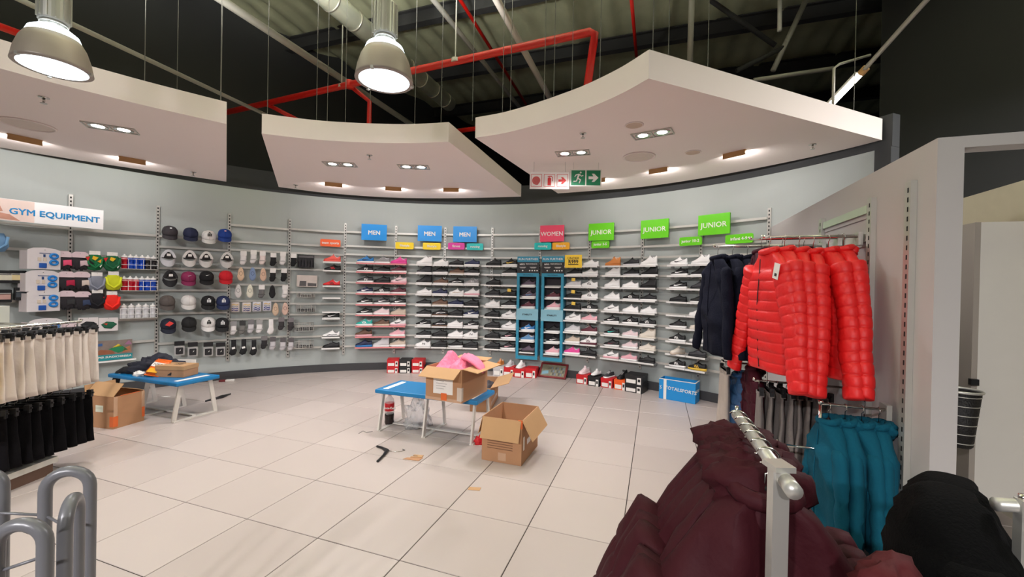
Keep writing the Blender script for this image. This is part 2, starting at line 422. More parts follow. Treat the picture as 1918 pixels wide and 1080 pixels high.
def sprinkler(label, p, z):
    o = bpy.data.objects.new('sprinkler_head', None); COL.objects.link(o); o.parent = PANELS[z]; o.location = (p[0], p[1], 0)
    MB().lathe([(0.035, -0.001), (0.035, -0.006), (0.012, -0.012), (0.012, -0.002)], 16).build('escutcheon', M_CHROME, o, True)
    MB().lathe([(0.009, -0.01), (0.009, -0.035), (0.005, -0.05), (0.005, -0.01)], 10).build('stem', M_CHROME, o, True)
    MB().lathe([(0.001, -0.05), (0.022, -0.05), (0.022, -0.054), (0.001, -0.054)], 12).build('deflector', M_STEEL, o)
for lb, p, z in (('sprinkler head by the ring in the left panel', (-3.939,3.494), 3.10), ('sprinkler head near the right edge of the left panel', (-4.468,5.821), 3.10), ('sprinkler head between the two middle downlights', (-1.752,5.049), 3.15),
                 ('sprinkler head above the exit signs', (0.702,4.330), 3.20), ('sprinkler head near the far right panel edge', (3.218,4.523), 3.20), ('sprinkler head at the back left of the middle panel', (-3.489,6.684), 3.15)):
    sprinkler(lb, p, z)

# ------------------------------------------------------------------ high-bay lamps
def high_bay(label, loc, watts):
    r = thing('high_bay_lamp', label, 'lamp', loc, 0.4, 'high bay lamps')
    # origin at the centre of the glass disc
    MB().lathe([(0.222, 0.0), (0.232, 0.0), (0.228, 0.02), (0.214, 0.10), (0.190, 0.18), (0.16, 0.235), (0.152, 0.235), (0.182, 0.178), (0.206, 0.098), (0.218, 0.02)], 36).build('shade', mat('shade_bronze', (168, 156, 146), 0.4, 0.2), r, True)
    MB().lathe([(0.152, 0.236), (0.16, 0.236), (0.145, 0.275), (0.10, 0.31), (0.06, 0.318), (0.06, 0.31), (0.095, 0.30), (0.138, 0.27)], 36).build('crown_glow', M_EMIT, r, True)
    MB().lathe([(0.001, -0.012), (0.10, -0.010), (0.2215, 0.002), (0.2215, 0.008), (0.1, 0.0), (0.001, -0.004)], 36).build('glass', M_EMIT, r, True)
    g = MB()
    for k in range(8):
        a = k * PI / 4; g.tube([(0.07 * math.cos(a), 0.07 * math.sin(a), 0.315), (0.078 * math.cos(a), 0.078 * math.sin(a), 0.345)], 0.005, 5)
    g.tube([(0.08 * math.cos(k * PI / 10), 0.08 * math.sin(k * PI / 10), 0.345) for k in range(20)], 0.006, 6, loop=True).build('bracket', M_STEEL, r, True)
    MB().lathe([(0.05, 0.30), (0.075, 0.35), (0.075, 0.36), (0.001, 0.36)], 20).build('neck', M_STEEL, r, True)
    b = MB(); b.lathe([(0.088, 0.36), (0.092, 0.37), (0.092, 0.62), (0.086, 0.63), (0.001, 0.63)], 24)
    for k in range(12):
        a = k * PI / 6; b.bb(-0.004, 0.004, 0.088, 0.1, 0.375, 0.615, Matrix.Rotation(a, 4, 'Z'))
    b.build('ballast', M_STEEL, r)
    MB().tube([(0, 0, 0.63), (0, 0, 6.2 - loc[2])], 0.006, 6).build('suspension_cable', M_CONDUIT, r)
    for a in (0, 1, 2): 
        MB().bb(0.214, 0.236, -0.012, 0.012, -0.012, 0.012, Matrix.Rotation(a * 2.1, 4, 'Z')).build('clip', M_STEEL, r)
    light('high_bay_beam', 'AREA', (0, 0, -0.02), watts, r, (1, 0.968, 0.98), 0.40)
    light('high_bay_uplight', 'SPOT', (0, 0, 0.66), UPLIGHT_W, r, (0.98, 1, 0.93), 0.1, (PI, 0, 0), math.radians(150), 0.6)
    return r
LAMP1 = high_bay('bell shaped high bay lamp at the upper left corner', Vector((-3.095,2.800,2.997)), HIGH_BAY_W); LAMP1.scale = (0.84, 0.84, 0.84)
high_bay('bell shaped high bay lamp hanging over the middle panel', Vector((-1.085,3.450,3.269)), HIGH_BAY_W)
for lb, p, wt in (('high bay lamp over the shop floor behind the viewer, left', (-4.2, -4.6, 4.3), FAR_BAY_W * 1.2), ('high bay lamp over the shop floor behind the viewer, middle', (-2.0, -5.2, 4.3), FAR_BAY_W), ('high bay lamp over the shop floor behind the viewer, right', (3.6, -5.0, 4.3), FAR_BAY_W * 0.10), ('high bay lamp over the fitting rooms on the right', (4.5, 2.5, 4.1), 130.0)):
    high_bay(lb, Vector(p), wt)

# ------------------------------------------------------------------ pipes, duct and conduits under the roof
def pipe(name, label, cat, pts, r, m, clamps=(), group=None, ext=0.0):
    if ext: a, b = Vector(pts[0]), Vector(pts[1]); pts = [a + (a - b) * ext] + list(pts[1:])
    o = thing(name, label, cat, (0, 0, 0), 0, group)
    MB().tube(pts, r, 12).build('pipe_run', m, o, True)
    for c, top in clamps:
        MB().tube([(c[0], c[1], c[2]), (c[0], c[1], top)], 0.008, 5).lathe([(r + 0.002, -0.02), (r + 0.008, -0.02), (r + 0.008, 0.02), (r + 0.002, 0.02)], 12, c).build('clamp', M_STEEL, o)
    return o
o = pipe('sprinkler_pipe', 'red sprinkler main crossing under the foil roof', 'pipe', [(-4.633,6.720,4.300), (-2.221,5.681,4.300), (0.769,4.426,4.300), (0.814,4.395,4.260), (0.814,4.446,4.200), Vector((0.814,4.446,4.200)) + Vector((-0.07, 0.05, -0.62))], 0.042, M_RED_PIPE, [((-2.400,5.764,4.300), 6.2), ((-0.735,5.035,4.300), 6.2)])
MB().tube([(-2.275,5.728,4.300), Vector((-2.060,5.897,4.160)), Vector((-2.060,5.897,4.160)) + Vector((0, 0, -0.55))], 0.032, 10).build('branch_pipe', M_RED_PIPE, o, True)
MB().lathe([(0.05, -0.05), (0.056, -0.04), (0.056, 0.04), (0.05, 0.05)], 14, (-2.263,5.698,4.300)).build('coupling', M_RED_PIPE, o, True)
MB().tube([(-3.794,6.386,4.300), Vector((-3.358,6.495,4.100))], 0.032, 10).build('branch_pipe', M_RED_PIPE, o, True)
pipe('sprinkler_branch', 'thin red pipe running away under the roof beams', 'pipe', [(-0.881,6.068,5.800), (0.235,9.658,5.800)], 0.028, M_RED_PIPE, ext=1.2)
pipe('sprinkler_branch', 'thin red pipe dropping behind the right ceiling panel', 'pipe', [(1.580,5.853,5.700), (2.112,7.392,5.700)], 0.026, M_RED_PIPE)
pipe('sprinkler_branch', 'red pipe end at the upper left corner of the picture', 'pipe', [(-4.536,3.460,3.750), (-4.394,3.735,3.750)], 0.032, M_RED_PIPE, ext=1.2)
pipe('sprinkler_branch', 'short red pipe in the gap between middle and right panels', 'pipe', [(-1.119,7.636,4.400), (-0.048,7.228,4.400)], 0.04, M_RED_PIPE)
d = thing('air_duct', 'silver round air duct pointing away under the roof', 'duct', (0, 0, 0))
b = Vector((-1.264,7.998,5.050)); a = b + (Vector((-2.353,4.940,5.050)) - b) * 2.0
MB().tube([a, b], 0.135, 24).build('duct_body', M_DUCT, d, True)
dr = (b - a).normalized()
for k in range(16):
    c = a + (b - a) * ((k + 0.5) / 16); MB().tube([c - dr * 0.012, c + dr * 0.012], 0.142, 24).build('seam_ring', M_GALV, d, True)
MB().tube([b - dr * 0.02, b + dr * 0.006], 0.13, 24).build('end_cap', M_GALV, d, True)
pipe('conduit', 'long grey conduit slanting down behind the left panel', 'pipe', [(-4.295,3.709,4.000), (-3.597,6.058,4.000)], 0.024, M_CONDUIT, ext=1.2)
pipe('conduit', 'long grey cable tray from the top left to the middle panel', 'pipe', [(-3.197,4.406,4.600), (-1.927,7.947,4.600)], 0.045, M_CONDUIT, ext=1.2)
pipe('conduit', 'white pipe slanting down behind the right ceiling panel', 'pipe', [(-0.272,4.754,4.900), (0.676,7.563,4.900)], 0.045, mat('pipe_white', (214, 204, 198), 0.5), ext=1.2)
pipe('conduit', 'grey pipe left of the white slanting roof pipe', 'pipe', [(-1.114,5.404,5.300), (0.188,8.954,5.300)], 0.036, M_CONDUIT, ext=1.2)
pipe('hanger_post', 'pale steel strut over the right ceiling panel corner', 'post', [(2.382,5.739,5.600), (2.505,6.059,4.900)], 0.04, M_CONDUIT)
pipe('conduit', 'steel brace slanting among the dark roof trusses', 'pipe', [(4.313,6.250,5.990), (3.830,6.250,4.894)], 0.038, M_CONDUIT)
pipe('conduit', 'thin pale pole hanging from the dark roof', 'pipe', [(3.813,6.100,5.877), (3.817,6.100,5.390)], 0.03, M_WHITE)
pipe('conduit', 'flat grey steel tie behind the right panel edge', 'pipe', [(3.461,6.100,4.670), (4.608,6.100,4.863)], 0.03, M_CONDUIT)
pipe('conduit', 'dark truss diagonal at the upper right roof', 'pipe', [(2.866,6.250,5.922), (3.853,6.250,5.267)], 0.035, M_BEAM)
pipe('conduit', 'dark truss diagonal rising to the steel brace', 'pipe', [(3.288,6.250,4.883), (3.996,6.250,5.246)], 0.035, M_BEAM)
pipe('conduit', 'bright batten running up the right black wall', 'pipe', [(3.551,3.600,4.175), (3.616,4.400,3.905)], 0.022, M_CONDUIT, ext=1.2)
pipe('conduit', 'bent grey conduit beside the fluorescent tube', 'pipe', [(3.881,4.600,4.216), (3.544,4.600,4.110), (3.486,4.600,4.062), (3.485,4.600,3.641)], 0.014, M_CONDUIT)
t = thing('fluorescent_light', 'lit fluorescent tube light above the right panel edge', 'lamp')
a, b = Vector((3.616,4.400,3.905)), Vector((3.574,4.750,3.731))
MB().tube([a, b], 0.03, 10).build('tube', M_EMITW, t, True)
dr = (b - a).normalized()
MB().tube([a - dr * 0.07, a], 0.036, 8).tube([b, b + dr * 0.06], 0.036, 8).build('socket', M_TAN, t)
MB().beam(a + Vector((0.02, 0.05, 0.03)), b + Vector((0.02, 0.05, 0.03)), 0.06, 0.04).build('batten', M_CONDUIT, t)

# ------------------------------------------------------------------ fire and exit signs under the right panel
M_SIGN_RED = mat('sign_red', (205, 40, 40), 0.5); M_SIGN_GREEN = mat('sign_green', (12, 128, 84), 0.5)
def sign_board(name, label, c, w, h, rz=-0.06):
    r = thing(name, label, 'sign', c, rz)
    MB().bb(-w / 2, w / 2, -0.004, 0.004, -h / 2, h / 2).build('board', M_PAPER, r)
    for s in (-1, 1): MB().tube([(s * w * 0.4, 0, h / 2), (s * w * 0.4, 0, 3.2 - c[2])], 0.0015, 4).build('wire', M_CONDUIT, r)
    return r
def arrow(x, s): return [(x - s, s * 0.28), (x, s * 0.28), (x - s * 0.35, s * 0.85), (x + s * 0.15, s * 0.85), (x + s, 0), (x + s * 0.15, -s * 0.85), (x - s * 0.35, -s * 0.85), (x, -s * 0.28), (x - s, -s * 0.28)]
c = Vector((0.450,5.350,2.961)); r = sign_board('fire_sign', 'white sign with red hose reel, extinguisher and arrow', c, 0.50, 0.215)
for k in (-1, 0, 1):
    f = MB(); x = k * 0.165
    for a0, b0, c0, d0 in ((-.07, .07, -.08, -.075), (-.07, .07, .075, .08), (-.07, -.065, -.075, .075), (.065, .07, -.075, .075)): f.bb(x + a0, x + b0, -0.006, -0.0041, c0, d0)
    f.build('red_border', M_SIGN_RED, r)
m = MB(); pts = [(-0.165 + 0.007 * (a * 0.25 / 1.0) * math.cos(a), -0.0055, 0.007 * (a * 0.25) * math.sin(a)) for a in [0.6 + 0.25 * k for k in range(120)]]
m.tube(pts, 0.0042, 5).build('hose_reel_symbol', M_SIGN_RED, r)
MB().prism([(-0.022, -0.06), (0.022, -0.06), (0.022, 0.025), (0.01, 0.04), (-0.01, 0.04), (-0.022, 0.025)], -0.008, -0.0041).prism([(-0.03, 0.044), (0.03, 0.05), (0.03, 0.06), (-0.008, 0.06)], -0.008, -0.0041).tube([(0.02, -0.006, 0.055), (0.042, -0.006, 0.04), (0.04, -0.006, -0.01)], 0.004, 5).build('extinguisher_symbol', M_SIGN_RED, r)
MB().prism(arrow(0.165, 0.05), -0.008, -0.0041).build('arrow_symbol', M_SIGN_RED, r)
c = Vector((0.914,5.350,3.004)); r = sign_board('exit_sign', 'green exit sign with running man and arrow', c, 0.40, 0.215)
for x in (-0.095, 0.098): MB().bb(x - 0.088, x + 0.088, -0.006, -0.0041, -0.095, 0.095).build('green_field', M_SIGN_GREEN, r)
mm = MB(); y = -0.009; X = -0.095
mm.lathe([(0.001, -0.014), (0.014, 0), (0.001, 0.014)], 10, (X + 0.03, y, 0.066))
for q, w in ((((0.012, 0.045), (-0.008, -0.005)), 0.013), (((-0.008, -0.005), (0.03, -0.028), (0.012, -0.07)), 0.009), (((-0.008, -0.005), (-0.022, -0.045), (-0.06, -0.05)), 0.009), (((0.012, 0.045), (-0.03, 0.035), (-0.045, 0.01)), 0.007), (((0.012, 0.045), (0.04, 0.02), (0.062, 0.03)), 0.007)):
    mm.tube([(X + a, y, b) for a, b in q], w, 6)
mm.build('running_man_symbol', M_PAPER, r, True)
MB().prism(arrow(0.098, 0.062), -0.009, -0.0061).build('arrow_symbol', M_PAPER, r)

# ================================================================== slotted wall bays
UP = [-65.9, -56.54, -47.18, -37.86, -28.74, -19.32, -9.95, -0.35, 9.14, 18.74, 28.36, 37.98, 47.55, 57.1]
ROWS = [1.965, 1.806, 1.613, 1.418, 1.222, 1.033, 0.832, 0.642, 0.450]
def upright_mesh(z0, z1):
    mb = MB().bb(-0.020, 0.020, -0.028, -0.001, z0, z1); return mb
def slots(z0, z1):
    mb = MB(); z = z0 + 0.03
    while z < z1 - 0.03: mb.bb(-0.0075, 0.0075, -0.0292, -0.0278, z, z + 0.024); z += 0.05
    return mb
UPM = upright_mesh(0.30, 2.68).mesh('upright'); SLM = slots(0.30, 2.68).mesh('slots')
RAILM = {}
def rail(parent, t0, t1, z, h=0.032):
    L = 2 * (WR - 0.03) * math.sin(math.radians(abs(t1 - t0)) / 2)
    key = (round(L, 2), h)
    if key not in RAILM: RAILM[key] = MB().bb(-L / 2 + 0.021, L / 2 - 0.021, -0.016, 0.004, -h / 2, h / 2).mesh('rail')
    o = put('rail', RAILM[key], M_RAIL, parent)
    # bay root sits on the wall at the middle of the bay
    o.location = (0, 0, z)
    return o
BAYS = [(0, 'behind the left wall accessories at the picture edge', [2.235, 1.93, 1.62, 1.30, 0.98]),
        (1, 'behind the sports bottles and scarves', [2.235, 1.90, 1.60, 1.30, 1.02, 0.70]),
        (2, 'behind the rows of caps', [2.235, 2.08, 1.765, 1.439, 1.09, 0.645]),
        (3, 'behind the rows of socks', [2.50, 2.235, 2.10, 1.815, 1.538, 1.27, 0.97, 0.66]),
        (4, 'behind the wire baskets and football boots', [2.51, 2.25, 2.10, 1.82] + ROWS[3:]),
        (5, 'under the first MEN sign', [2.525, 2.27, 2.12] + ROWS), (6, 'left half under the second MEN sign', [2.535, 2.285, 2.12] + ROWS), (7, 'under the third MEN sign', [2.545, 2.29, 2.12] + ROWS),
        (8, 'behind the left teal display', [2.55, 2.295, 2.12] + ROWS), (9, 'under the WOMEN sign', [2.55, 2.295, 2.12] + ROWS), (10, 'under the first JUNIOR sign', [2.55, 2.285, 2.11] + ROWS),
        (11, 'under the second JUNIOR sign', [2.55, 2.275, 2.10] + ROWS), (12, 'beside the navy hoodies', [2.55, 2.25, 2.09] + ROWS)]
for k, where, zs in BAYS:
    t0, t1 = UP[k], UP[k + 1]; tm = (t0 + t1) / 2; hw = math.radians((t1 - t0) / 2)
    sag = (WR - 0.03) * (1 - math.cos(hw))
    r = thing('wall_bay', 'slotted steel wall bay with horizontal rails ' + where, 'shelving', (0, 0, 0), 0, 'slotted steel wall bays')
    p = wall_point(tm, 0, sag + 0.028); r.location = p; r.rotation_euler = (0, 0, -math.radians(tm))
    for z in zs: rail(r, t0, t1, z)
    for t in ([t0, t1] if k == 12 else [t0]):
        q = wall_point(t, 0, 0.0) - p; a = math.radians(tm)
        lx = q.x * math.cos(a) - q.y * math.sin(a); ly = q.x * math.sin(a) + q.y * math.cos(a)
        u = put('upright', UPM, M_STEEL, r); u.location = (lx, ly, 0); u.rotation_euler = (0, 0, math.radians(tm - t))
        s = put('slots', SLM, M_HOLE, u); s['kind'] = 'stuff'

# ================================================================== shoes
SC = {'k': (20, 20, 22), 'w': (244, 242, 240), 'g': (140, 138, 138), 'd': (58, 58, 62), 'n': (28, 36, 72), 'b': (36, 120, 186), 'p': (236, 176, 186), 'P': (226, 70, 150), 'r': (222, 38, 42),
      'o': (206, 128, 62), 't': (44, 176, 164), 'e': (206, 188, 170), 'm': (92, 34, 48), 'y': (240, 196, 70), 'v': (92, 76, 92), 'u': (104, 74, 56), 'l': (204, 202, 204), 'c': (232, 222, 208), 's': (92, 140, 184), 'q': (240, 216, 218), 'f': (238, 92, 80)}
SN = {'k': 'black', 'w': 'white', 'g': 'grey', 'd': 'charcoal', 'n': 'navy', 'b': 'blue', 'p': 'pink', 'P': 'hot pink', 'r': 'red', 'o': 'tan', 't': 'turquoise', 'e': 'beige', 'm': 'maroon', 'y': 'yellow', 'v': 'purple grey', 'u': 'brown', 'l': 'light grey', 'c': 'cream', 's': 'sky blue', 'q': 'pale pink', 'f': 'coral'}
def smat(c): return mat('shoe_' + SN[c].replace(' ', '_'), SC[c], 0.55, var=0.05, scale=30)
XS = [-.140, -.131, -.110, -.080, -.045, -.010, .020, .045, .075, .105, .125, .137, .141]
WS = [.008, .030, .043, .049, .049, .045, .041, .038, .035, .035, .031, .022, .010]
HS = {'r': [.042, .054, .063, .072, .090, .112, .130, .114, .100, .100, .110, .108, .085], 's': [.046, .058, .064, .070, .084, .102, .116, .102, .088, .086, .092, .090, .068],
      'h': [.046, .058, .066, .076, .096, .124, .156, .160, .154, .154, .162, .160, .125], 'b': [.028, .040, .050, .058, .074, .096, .108, .096, .080, .080, .092, .092, .070]}
ZB = {'r': .030, 's': .026, 'h': .026, 'b': .014}
def shoe_y(kind, x, z):
    w = lerp_tab(list(zip(XS, WS)), x); h = lerp_tab(list(zip(XS, HS[kind])), x); zb = ZB[kind] - 0.004
    t = max(0.0, min(0.98, (z - zb) / (h - zb))); e = 2.2 if x > -0.03 else 2.0
    return w * (1 - t ** e) ** (1 / 2.2)
def shoe_top(kind, x, y):
    w = lerp_tab(list(zip(XS, WS)), x); h = lerp_tab(list(zip(XS, HS[kind])), x); zb = ZB[kind] - 0.004
    t = min(0.98, abs(y) / w); e = 2.2 if x > -0.03 else 2.0
    return zb + (h - zb) * (1 - t ** 2.2) ** (1 / e)
def shoe_meshes(kind):
    zb = ZB[kind] - 0.004; rings = []; n = 13
    for x, w, h in zip(XS, WS, HS[kind]):
        e = 2.2 if x > -0.03 else 2.0; ring = []
        for j in range(n):
            a = PI * j / (n - 1); y = -math.cos(a); zz = max(0.0, 1 - abs(y) ** 2.2) ** (1 / e)
            yy = y * w * (1.0 if abs(y) < 0.99 else 1.0)
            ring.append((x, yy, zb + (h - zb) * zz))
        ring.append((x, w * 0.5, zb - 0.004)); ring.append((x, -w * 0.5, zb - 0.004))
        rings.append(ring)
    out = {'upper': MB().loft(rings).mesh('upper', True)}
    rings = []
    for x, w in zip(XS, WS):
        f = (x + .14) / .28; xx = x * 1.03; ww = w * 1.06 + 0.003
        top = ZB[kind] + (0.008 * f if kind == 'r' else 0.0); bot = 0.010 * max(0, (-.08 - x) / .06) if kind in 'rb' else 0.0
        rings.append([(xx, -ww, bot + 0.004), (xx, -ww * 0.9, bot), (xx, ww * 0.9, bot), (xx, ww, bot + 0.004), (xx, ww, top), (xx, -ww, top)])
    out['sole'] = MB().loft(rings).mesh('sole', True)
    mb = MB(); rows = []
    for k in range(7):
        x = 0.038 + 0.088 * k / 6; w = lerp_tab(list(zip(XS, WS)), x) * (0.25 + 0.5 * math.sin(PI * (k + 0.6) / 7.2))
        rows.append([(x, y, shoe_top(kind, x, y) + 0.002) for y in (-w, -w / 2, 0, w / 2, w)])
    out['collar'] = mb.loft(rows, closed=False).mesh('collar', True)
    mb = MB()
    for k in range(5):
        x = -0.052 + 0.016 * k
        mb.tube([(x + 0.004 * abs(y) / 0.02, y, shoe_top(kind, x, y) + 0.002) for y in (-0.024, -0.012, 0, 0.012, 0.024)], 0.0028, 5)
    out['laces'] = mb.mesh('laces', True)
    x = 0.018; z = shoe_top(kind, x, 0)
    out['tongue'] = MB().loft([[(x - .012, -.018, z - .01), (x - .012, .018, z - .01), (x, .018, z - .012), (x, -.018, z - .012)], [(x + .006, -.02, z + .016), (x + .006, .02, z + .016), (x + .014, .02, z + .012), (x + .014, -.02, z + .012)]]).mesh('tongue')
    return out
SHOE = {k: shoe_meshes(k) for k in 'rshb'}
LOGO = {}
def logo_mesh(kind, lg):
    if (kind, lg) in LOGO: return LOGO[kind, lg]
    z0 = ZB[kind]; mb = MB()
    if lg == 'S': polys = [[(-.060, .030), (-.045, .016), (-.015, .016), (.085, .050), (-.005, .034), (-.034, .030), (-.046, .036)]]
    elif lg == '3': polys = [[(a, .012), (a + .012, .012), (a - .014, .055), (a - .026, .055)] for a in (-.018, .006, .030)]
    elif lg == 'V': polys = [[(-.07, .018), (-.03, .034), (.02, .026), (.10, .036), (.10, .028), (.02, .016), (-.03, .024), (-.07, .010)]]
    else: polys = [[(-.01, .012), (.0, .012), (.0, .045), (-.01, .045)], [(.03, .012), (.04, .012), (.04, .045), (.03, .045)], [(0, .045), (.008, .045), (.03, .012), (.022, .012)]]
    for P in polys:
        P = [(x, z0 + z) for x, z in P]
        # resample the outline so that the patch follows the side of the shoe
        cx = sum(p[0] for p in P) / len(P); cz = sum(p[1] for p in P) / len(P)
        for s in (-1, 1):
            for off in (0.0022,):
                ring = []
                for i in range(len(P)):
                    a, b = P[i], P[(i + 1) % len(P)]
                    for t in (0, 0.5): ring.append((a[0] + (b[0] - a[0]) * t, a[1] + (b[1] - a[1]) * t))
                n = len(mb.v)
                for x, z in ring + [(cx, cz)]: mb.v.append((x, s * (shoe_y(kind, x, z) + off), z))
                m = len(ring)
                for i in range(m):
                    q = (n + i, n + (i + 1) % m, n + m); mb.f.append(q if s < 0 else q[::-1])
    LOGO[kind, lg] = mb.mesh('logo'); return LOGO[kind, lg]
KINDW = {'r': 'running shoe', 's': 'low sneaker', 'h': 'high-top', 'b': 'football boot'}
def make_shoe(spec, label, scale=1.0, group='shoes on the wall shelves'):
    p = spec.split(); kind, up, so = p[0], p[1], p[2]; lg = p[3] if len(p) > 3 else '-'; lc = p[4] if len(p) > 4 else 'w'; coll = 'k' if up in 'kndmuvb' else 'e' if up in 'oec' else 'l'
    r = thing('shoe', label, 'shoe', group=group); M = SHOE[kind]
    put('upper', M['upper'], smat(up), r); put('sole', M['sole'], smat(so), r); put('collar', M['collar'], smat(coll if up != 'w' else 'g'), r)
    put('laces', M['laces'], smat('w' if so == 'w' and up != 'k' else up if up != so else 'l'), r); put('tongue', M['tongue'], smat(up), r)
    if lg != '-': put('logo', logo_mesh(kind, lg), smat(lc), r)
    r.scale = (scale,) * 3
    return r
def shoe_words(spec):
    p = spec.split(); s = SN[p[1]] + ' ' + KINDW[p[0]]
    return s + (' with %s sole' % SN[p[2]] if p[2] != p[1] else '')

# ------------------------------------------------------------------ shoe shelves
def shelf_meshes(w):
    deck = MB().bb(-w / 2, w / 2, -0.20, 0.0, -0.008, -0.002)
    for s in (-1, 1): deck.bb(s * w * 0.42 - 0.004, s * w * 0.42 + 0.004, -0.12, 0.0, -0.045, -0.008)
    strip = MB().bb(-w / 2, w / 2, -0.206, -0.1995, -0.022, 0.004)
    return deck.mesh('deck'), strip.mesh('price_strip')
SHELF = {}
M_DECK = mat('shelf_deck', (196, 198, 196), 0.25, alpha=0.55); M_STRIP = mat('price_strip', (232, 230, 226), 0.4); M_STRIP_P = mat('price_strip_pink', (226, 140, 142), 0.4)
M_TICKET = mat('ticket', (120, 118, 118), 0.7)
def shelf(label, th, z, w, pink=False):
    if w not in SHELF: SHELF[w] = shelf_meshes(w)
    r = thing('shoe_shelf', label, 'shelf', group='shoe shelves on the curved wall'); on_wall(r, th, z, 0.03)
    put('deck', SHELF[w][0], M_DECK, r); put('price_strip', SHELF[w][1], M_STRIP_P if pink else M_STRIP, r)
    return r
SHOES = {
 'A': ('orange-tag column', [(-21.5, 0.29)], [1.965, 1.815, 1.545, 1.336, 1.09, 0.975, 0.645, 0.452],
   ['r f f', 'b k k 3 r', 'b r k 3 k', '', '', 'b k w S w', 'b w k V k', 'b k k']),
 'B': ('pink-edged bay', [(-15.55, .29), (-12.35, .29), (-9.2, .29)], ROWS,
   ['r b w S k|r g w|r P P', 'r k w N w|s k w|r m w', 'r d w N w|r k k|r q p S k', 'r n w S w|r k w 3 w|r m w', 'r k w S w|r d w S w|r k w S w', 'r k w S w|r q w|r e e', 'r t w 3 w|r u e|r w p S k', 'r u p||r p w', 'r n b|h l w|r e w']),
 'C': ('white bay under MEN pair', [(-4.15, .29), (-0.9, .28), (2.3, .28), (5.45, .28)], ROWS,
   ['h w w|s w w|s k k|s n w', 'h d w|r k w|s u e|s k w', 'h k w|s u w|s k w V w|r g w N l', 's w w|s n w|s w w V e|r w p', 's k w|s u e|s n w|r k k', 's k w|s k u V w|r k k|r n w S w', 'r k w S w|s k u V w|s w w|r k w S w', 's k w|r k k|r w w|r w w N k', 'r w w N k|r k k|r k w|r k k']),
 'D': ('bay left of teal displays', [(9.75, .30), (13.1, .30)], ROWS,
   ['r k k|r k w S y', '|r k w', 'r k k|', 'r k d|r k k', 'r w w|r k w', 'r k k|r w w S g', 'r k k|r w w S g', 'r k k|r k w S p', 'r k k|r k w S p']),
 'E': ('bay right of teal displays', [(25.85, .29), (29.05, .28)], ROWS,
   ['|s w w', 'r k w|s w w', 'r l w|s w w 3 k', 'r k k|s w w 3 k', 'r k k|s k w 3 w', 'r w w S g|s p w', 'r l w|r m w', 'r e w|r w m 3 m', 'r P w|s k k']),
 'F': ('three-wide JUNIOR bay', [(33.2, .31), (36.6, .30), (39.7, .27)], ROWS,
   ['h o o|r k l|h w w', 'h w w|r k l|h k w', 'h w w|s w w|h k k', 'r w w|s k w 3 w|s k w', 'r w w S k|r w w|s w w', 'r k w S w|r k w 3 w|s k w 3 w', 'r k w S t|s q w|h c c', 'r k w S m|r q w|s c c', 'r w p S k|s p w|s k k']),
 'G': ('bay beside the navy hoodies', [(44.75, .30), (48.0, .28)], ROWS,
   ['r w w S k|h w w', 'r k w S w|h k w', 'r k w S w|r d k', 's k k|s k w', '|s w w', 'r k w S d|s c c', 'r k w 3 w|s w g', 's c e|s d k', 'r k w 3 w|r k y 3 y'])}
def colw(n, c): return ['only'] [0] if n == 1 else (['left', 'right'][c] if n == 2 else (['left', 'middle', 'right'][c] if n == 3 else ['leftmost', 'second', 'third', 'rightmost'][c]))
for key, (where, cols, rows, cells) in SHOES.items():
    for ri, (z, line) in enumerate(zip(rows, cells)):
        for ci, spec in enumerate((line.split('|') if len(cols) > 1 else [line])):
            th, w = cols[ci]; th2 = th + rnd.uniform(-0.08, 0.08)
            pos = ('%s row' % ORD[ri]) if len(cols) == 1 else '%s row, %s column' % (ORD[ri], colw(len(cols), ci))
            if not (key == 'A' and ri == 4 and False):
                shelf('white-fronted ledge, %s, %s' % (pos, where) if key != 'B' else 'pink-fronted ledge, %s, %s' % (pos, where), th, z, w, key == 'B')
            if not spec: continue
            sc = {'F': 0.93, 'G': 0.9, 'A': 0.98}.get(key, 1.0) * rnd.uniform(0.97, 1.02)
            s = make_shoe(spec, '%s, %s, %s' % (shoe_words(spec), pos, where), sc)
            on_wall(s, th2, z - 0.001, 0.03 + 0.125 + rnd.uniform(-.01, .01), rnd.uniform(-0.06, 0.06))
            if key == 'G' and ri == 7 and ci == 0: s.rotation_euler.z += 1.2
# yellow price tickets hung on a few shoes
for i, (th, z, lb) in enumerate(((13.2, 1.50, 'yellow ticket on a black shoe left of the teal displays'), (26.0, 1.71, 'yellow ticket on the light grey shoe, third row'), (26.0, 1.50, 'yellow ticket on the black shoe, fourth row right of teal'), (26.1, 1.30, 'yellow ticket on the black shoe, fifth row right of teal'))):
    o = MB().prism([(-.035, 0), (.03, -.004), (.035, .05), (-.03, .055)], -0.004, 0.0).build('price_ticket', mat('ticket_yellow', (238, 200, 84), 0.5)); tag(o, lb, 'ticket', 'yellow shoe tickets'); on_wall(o, th, z, 0.205)

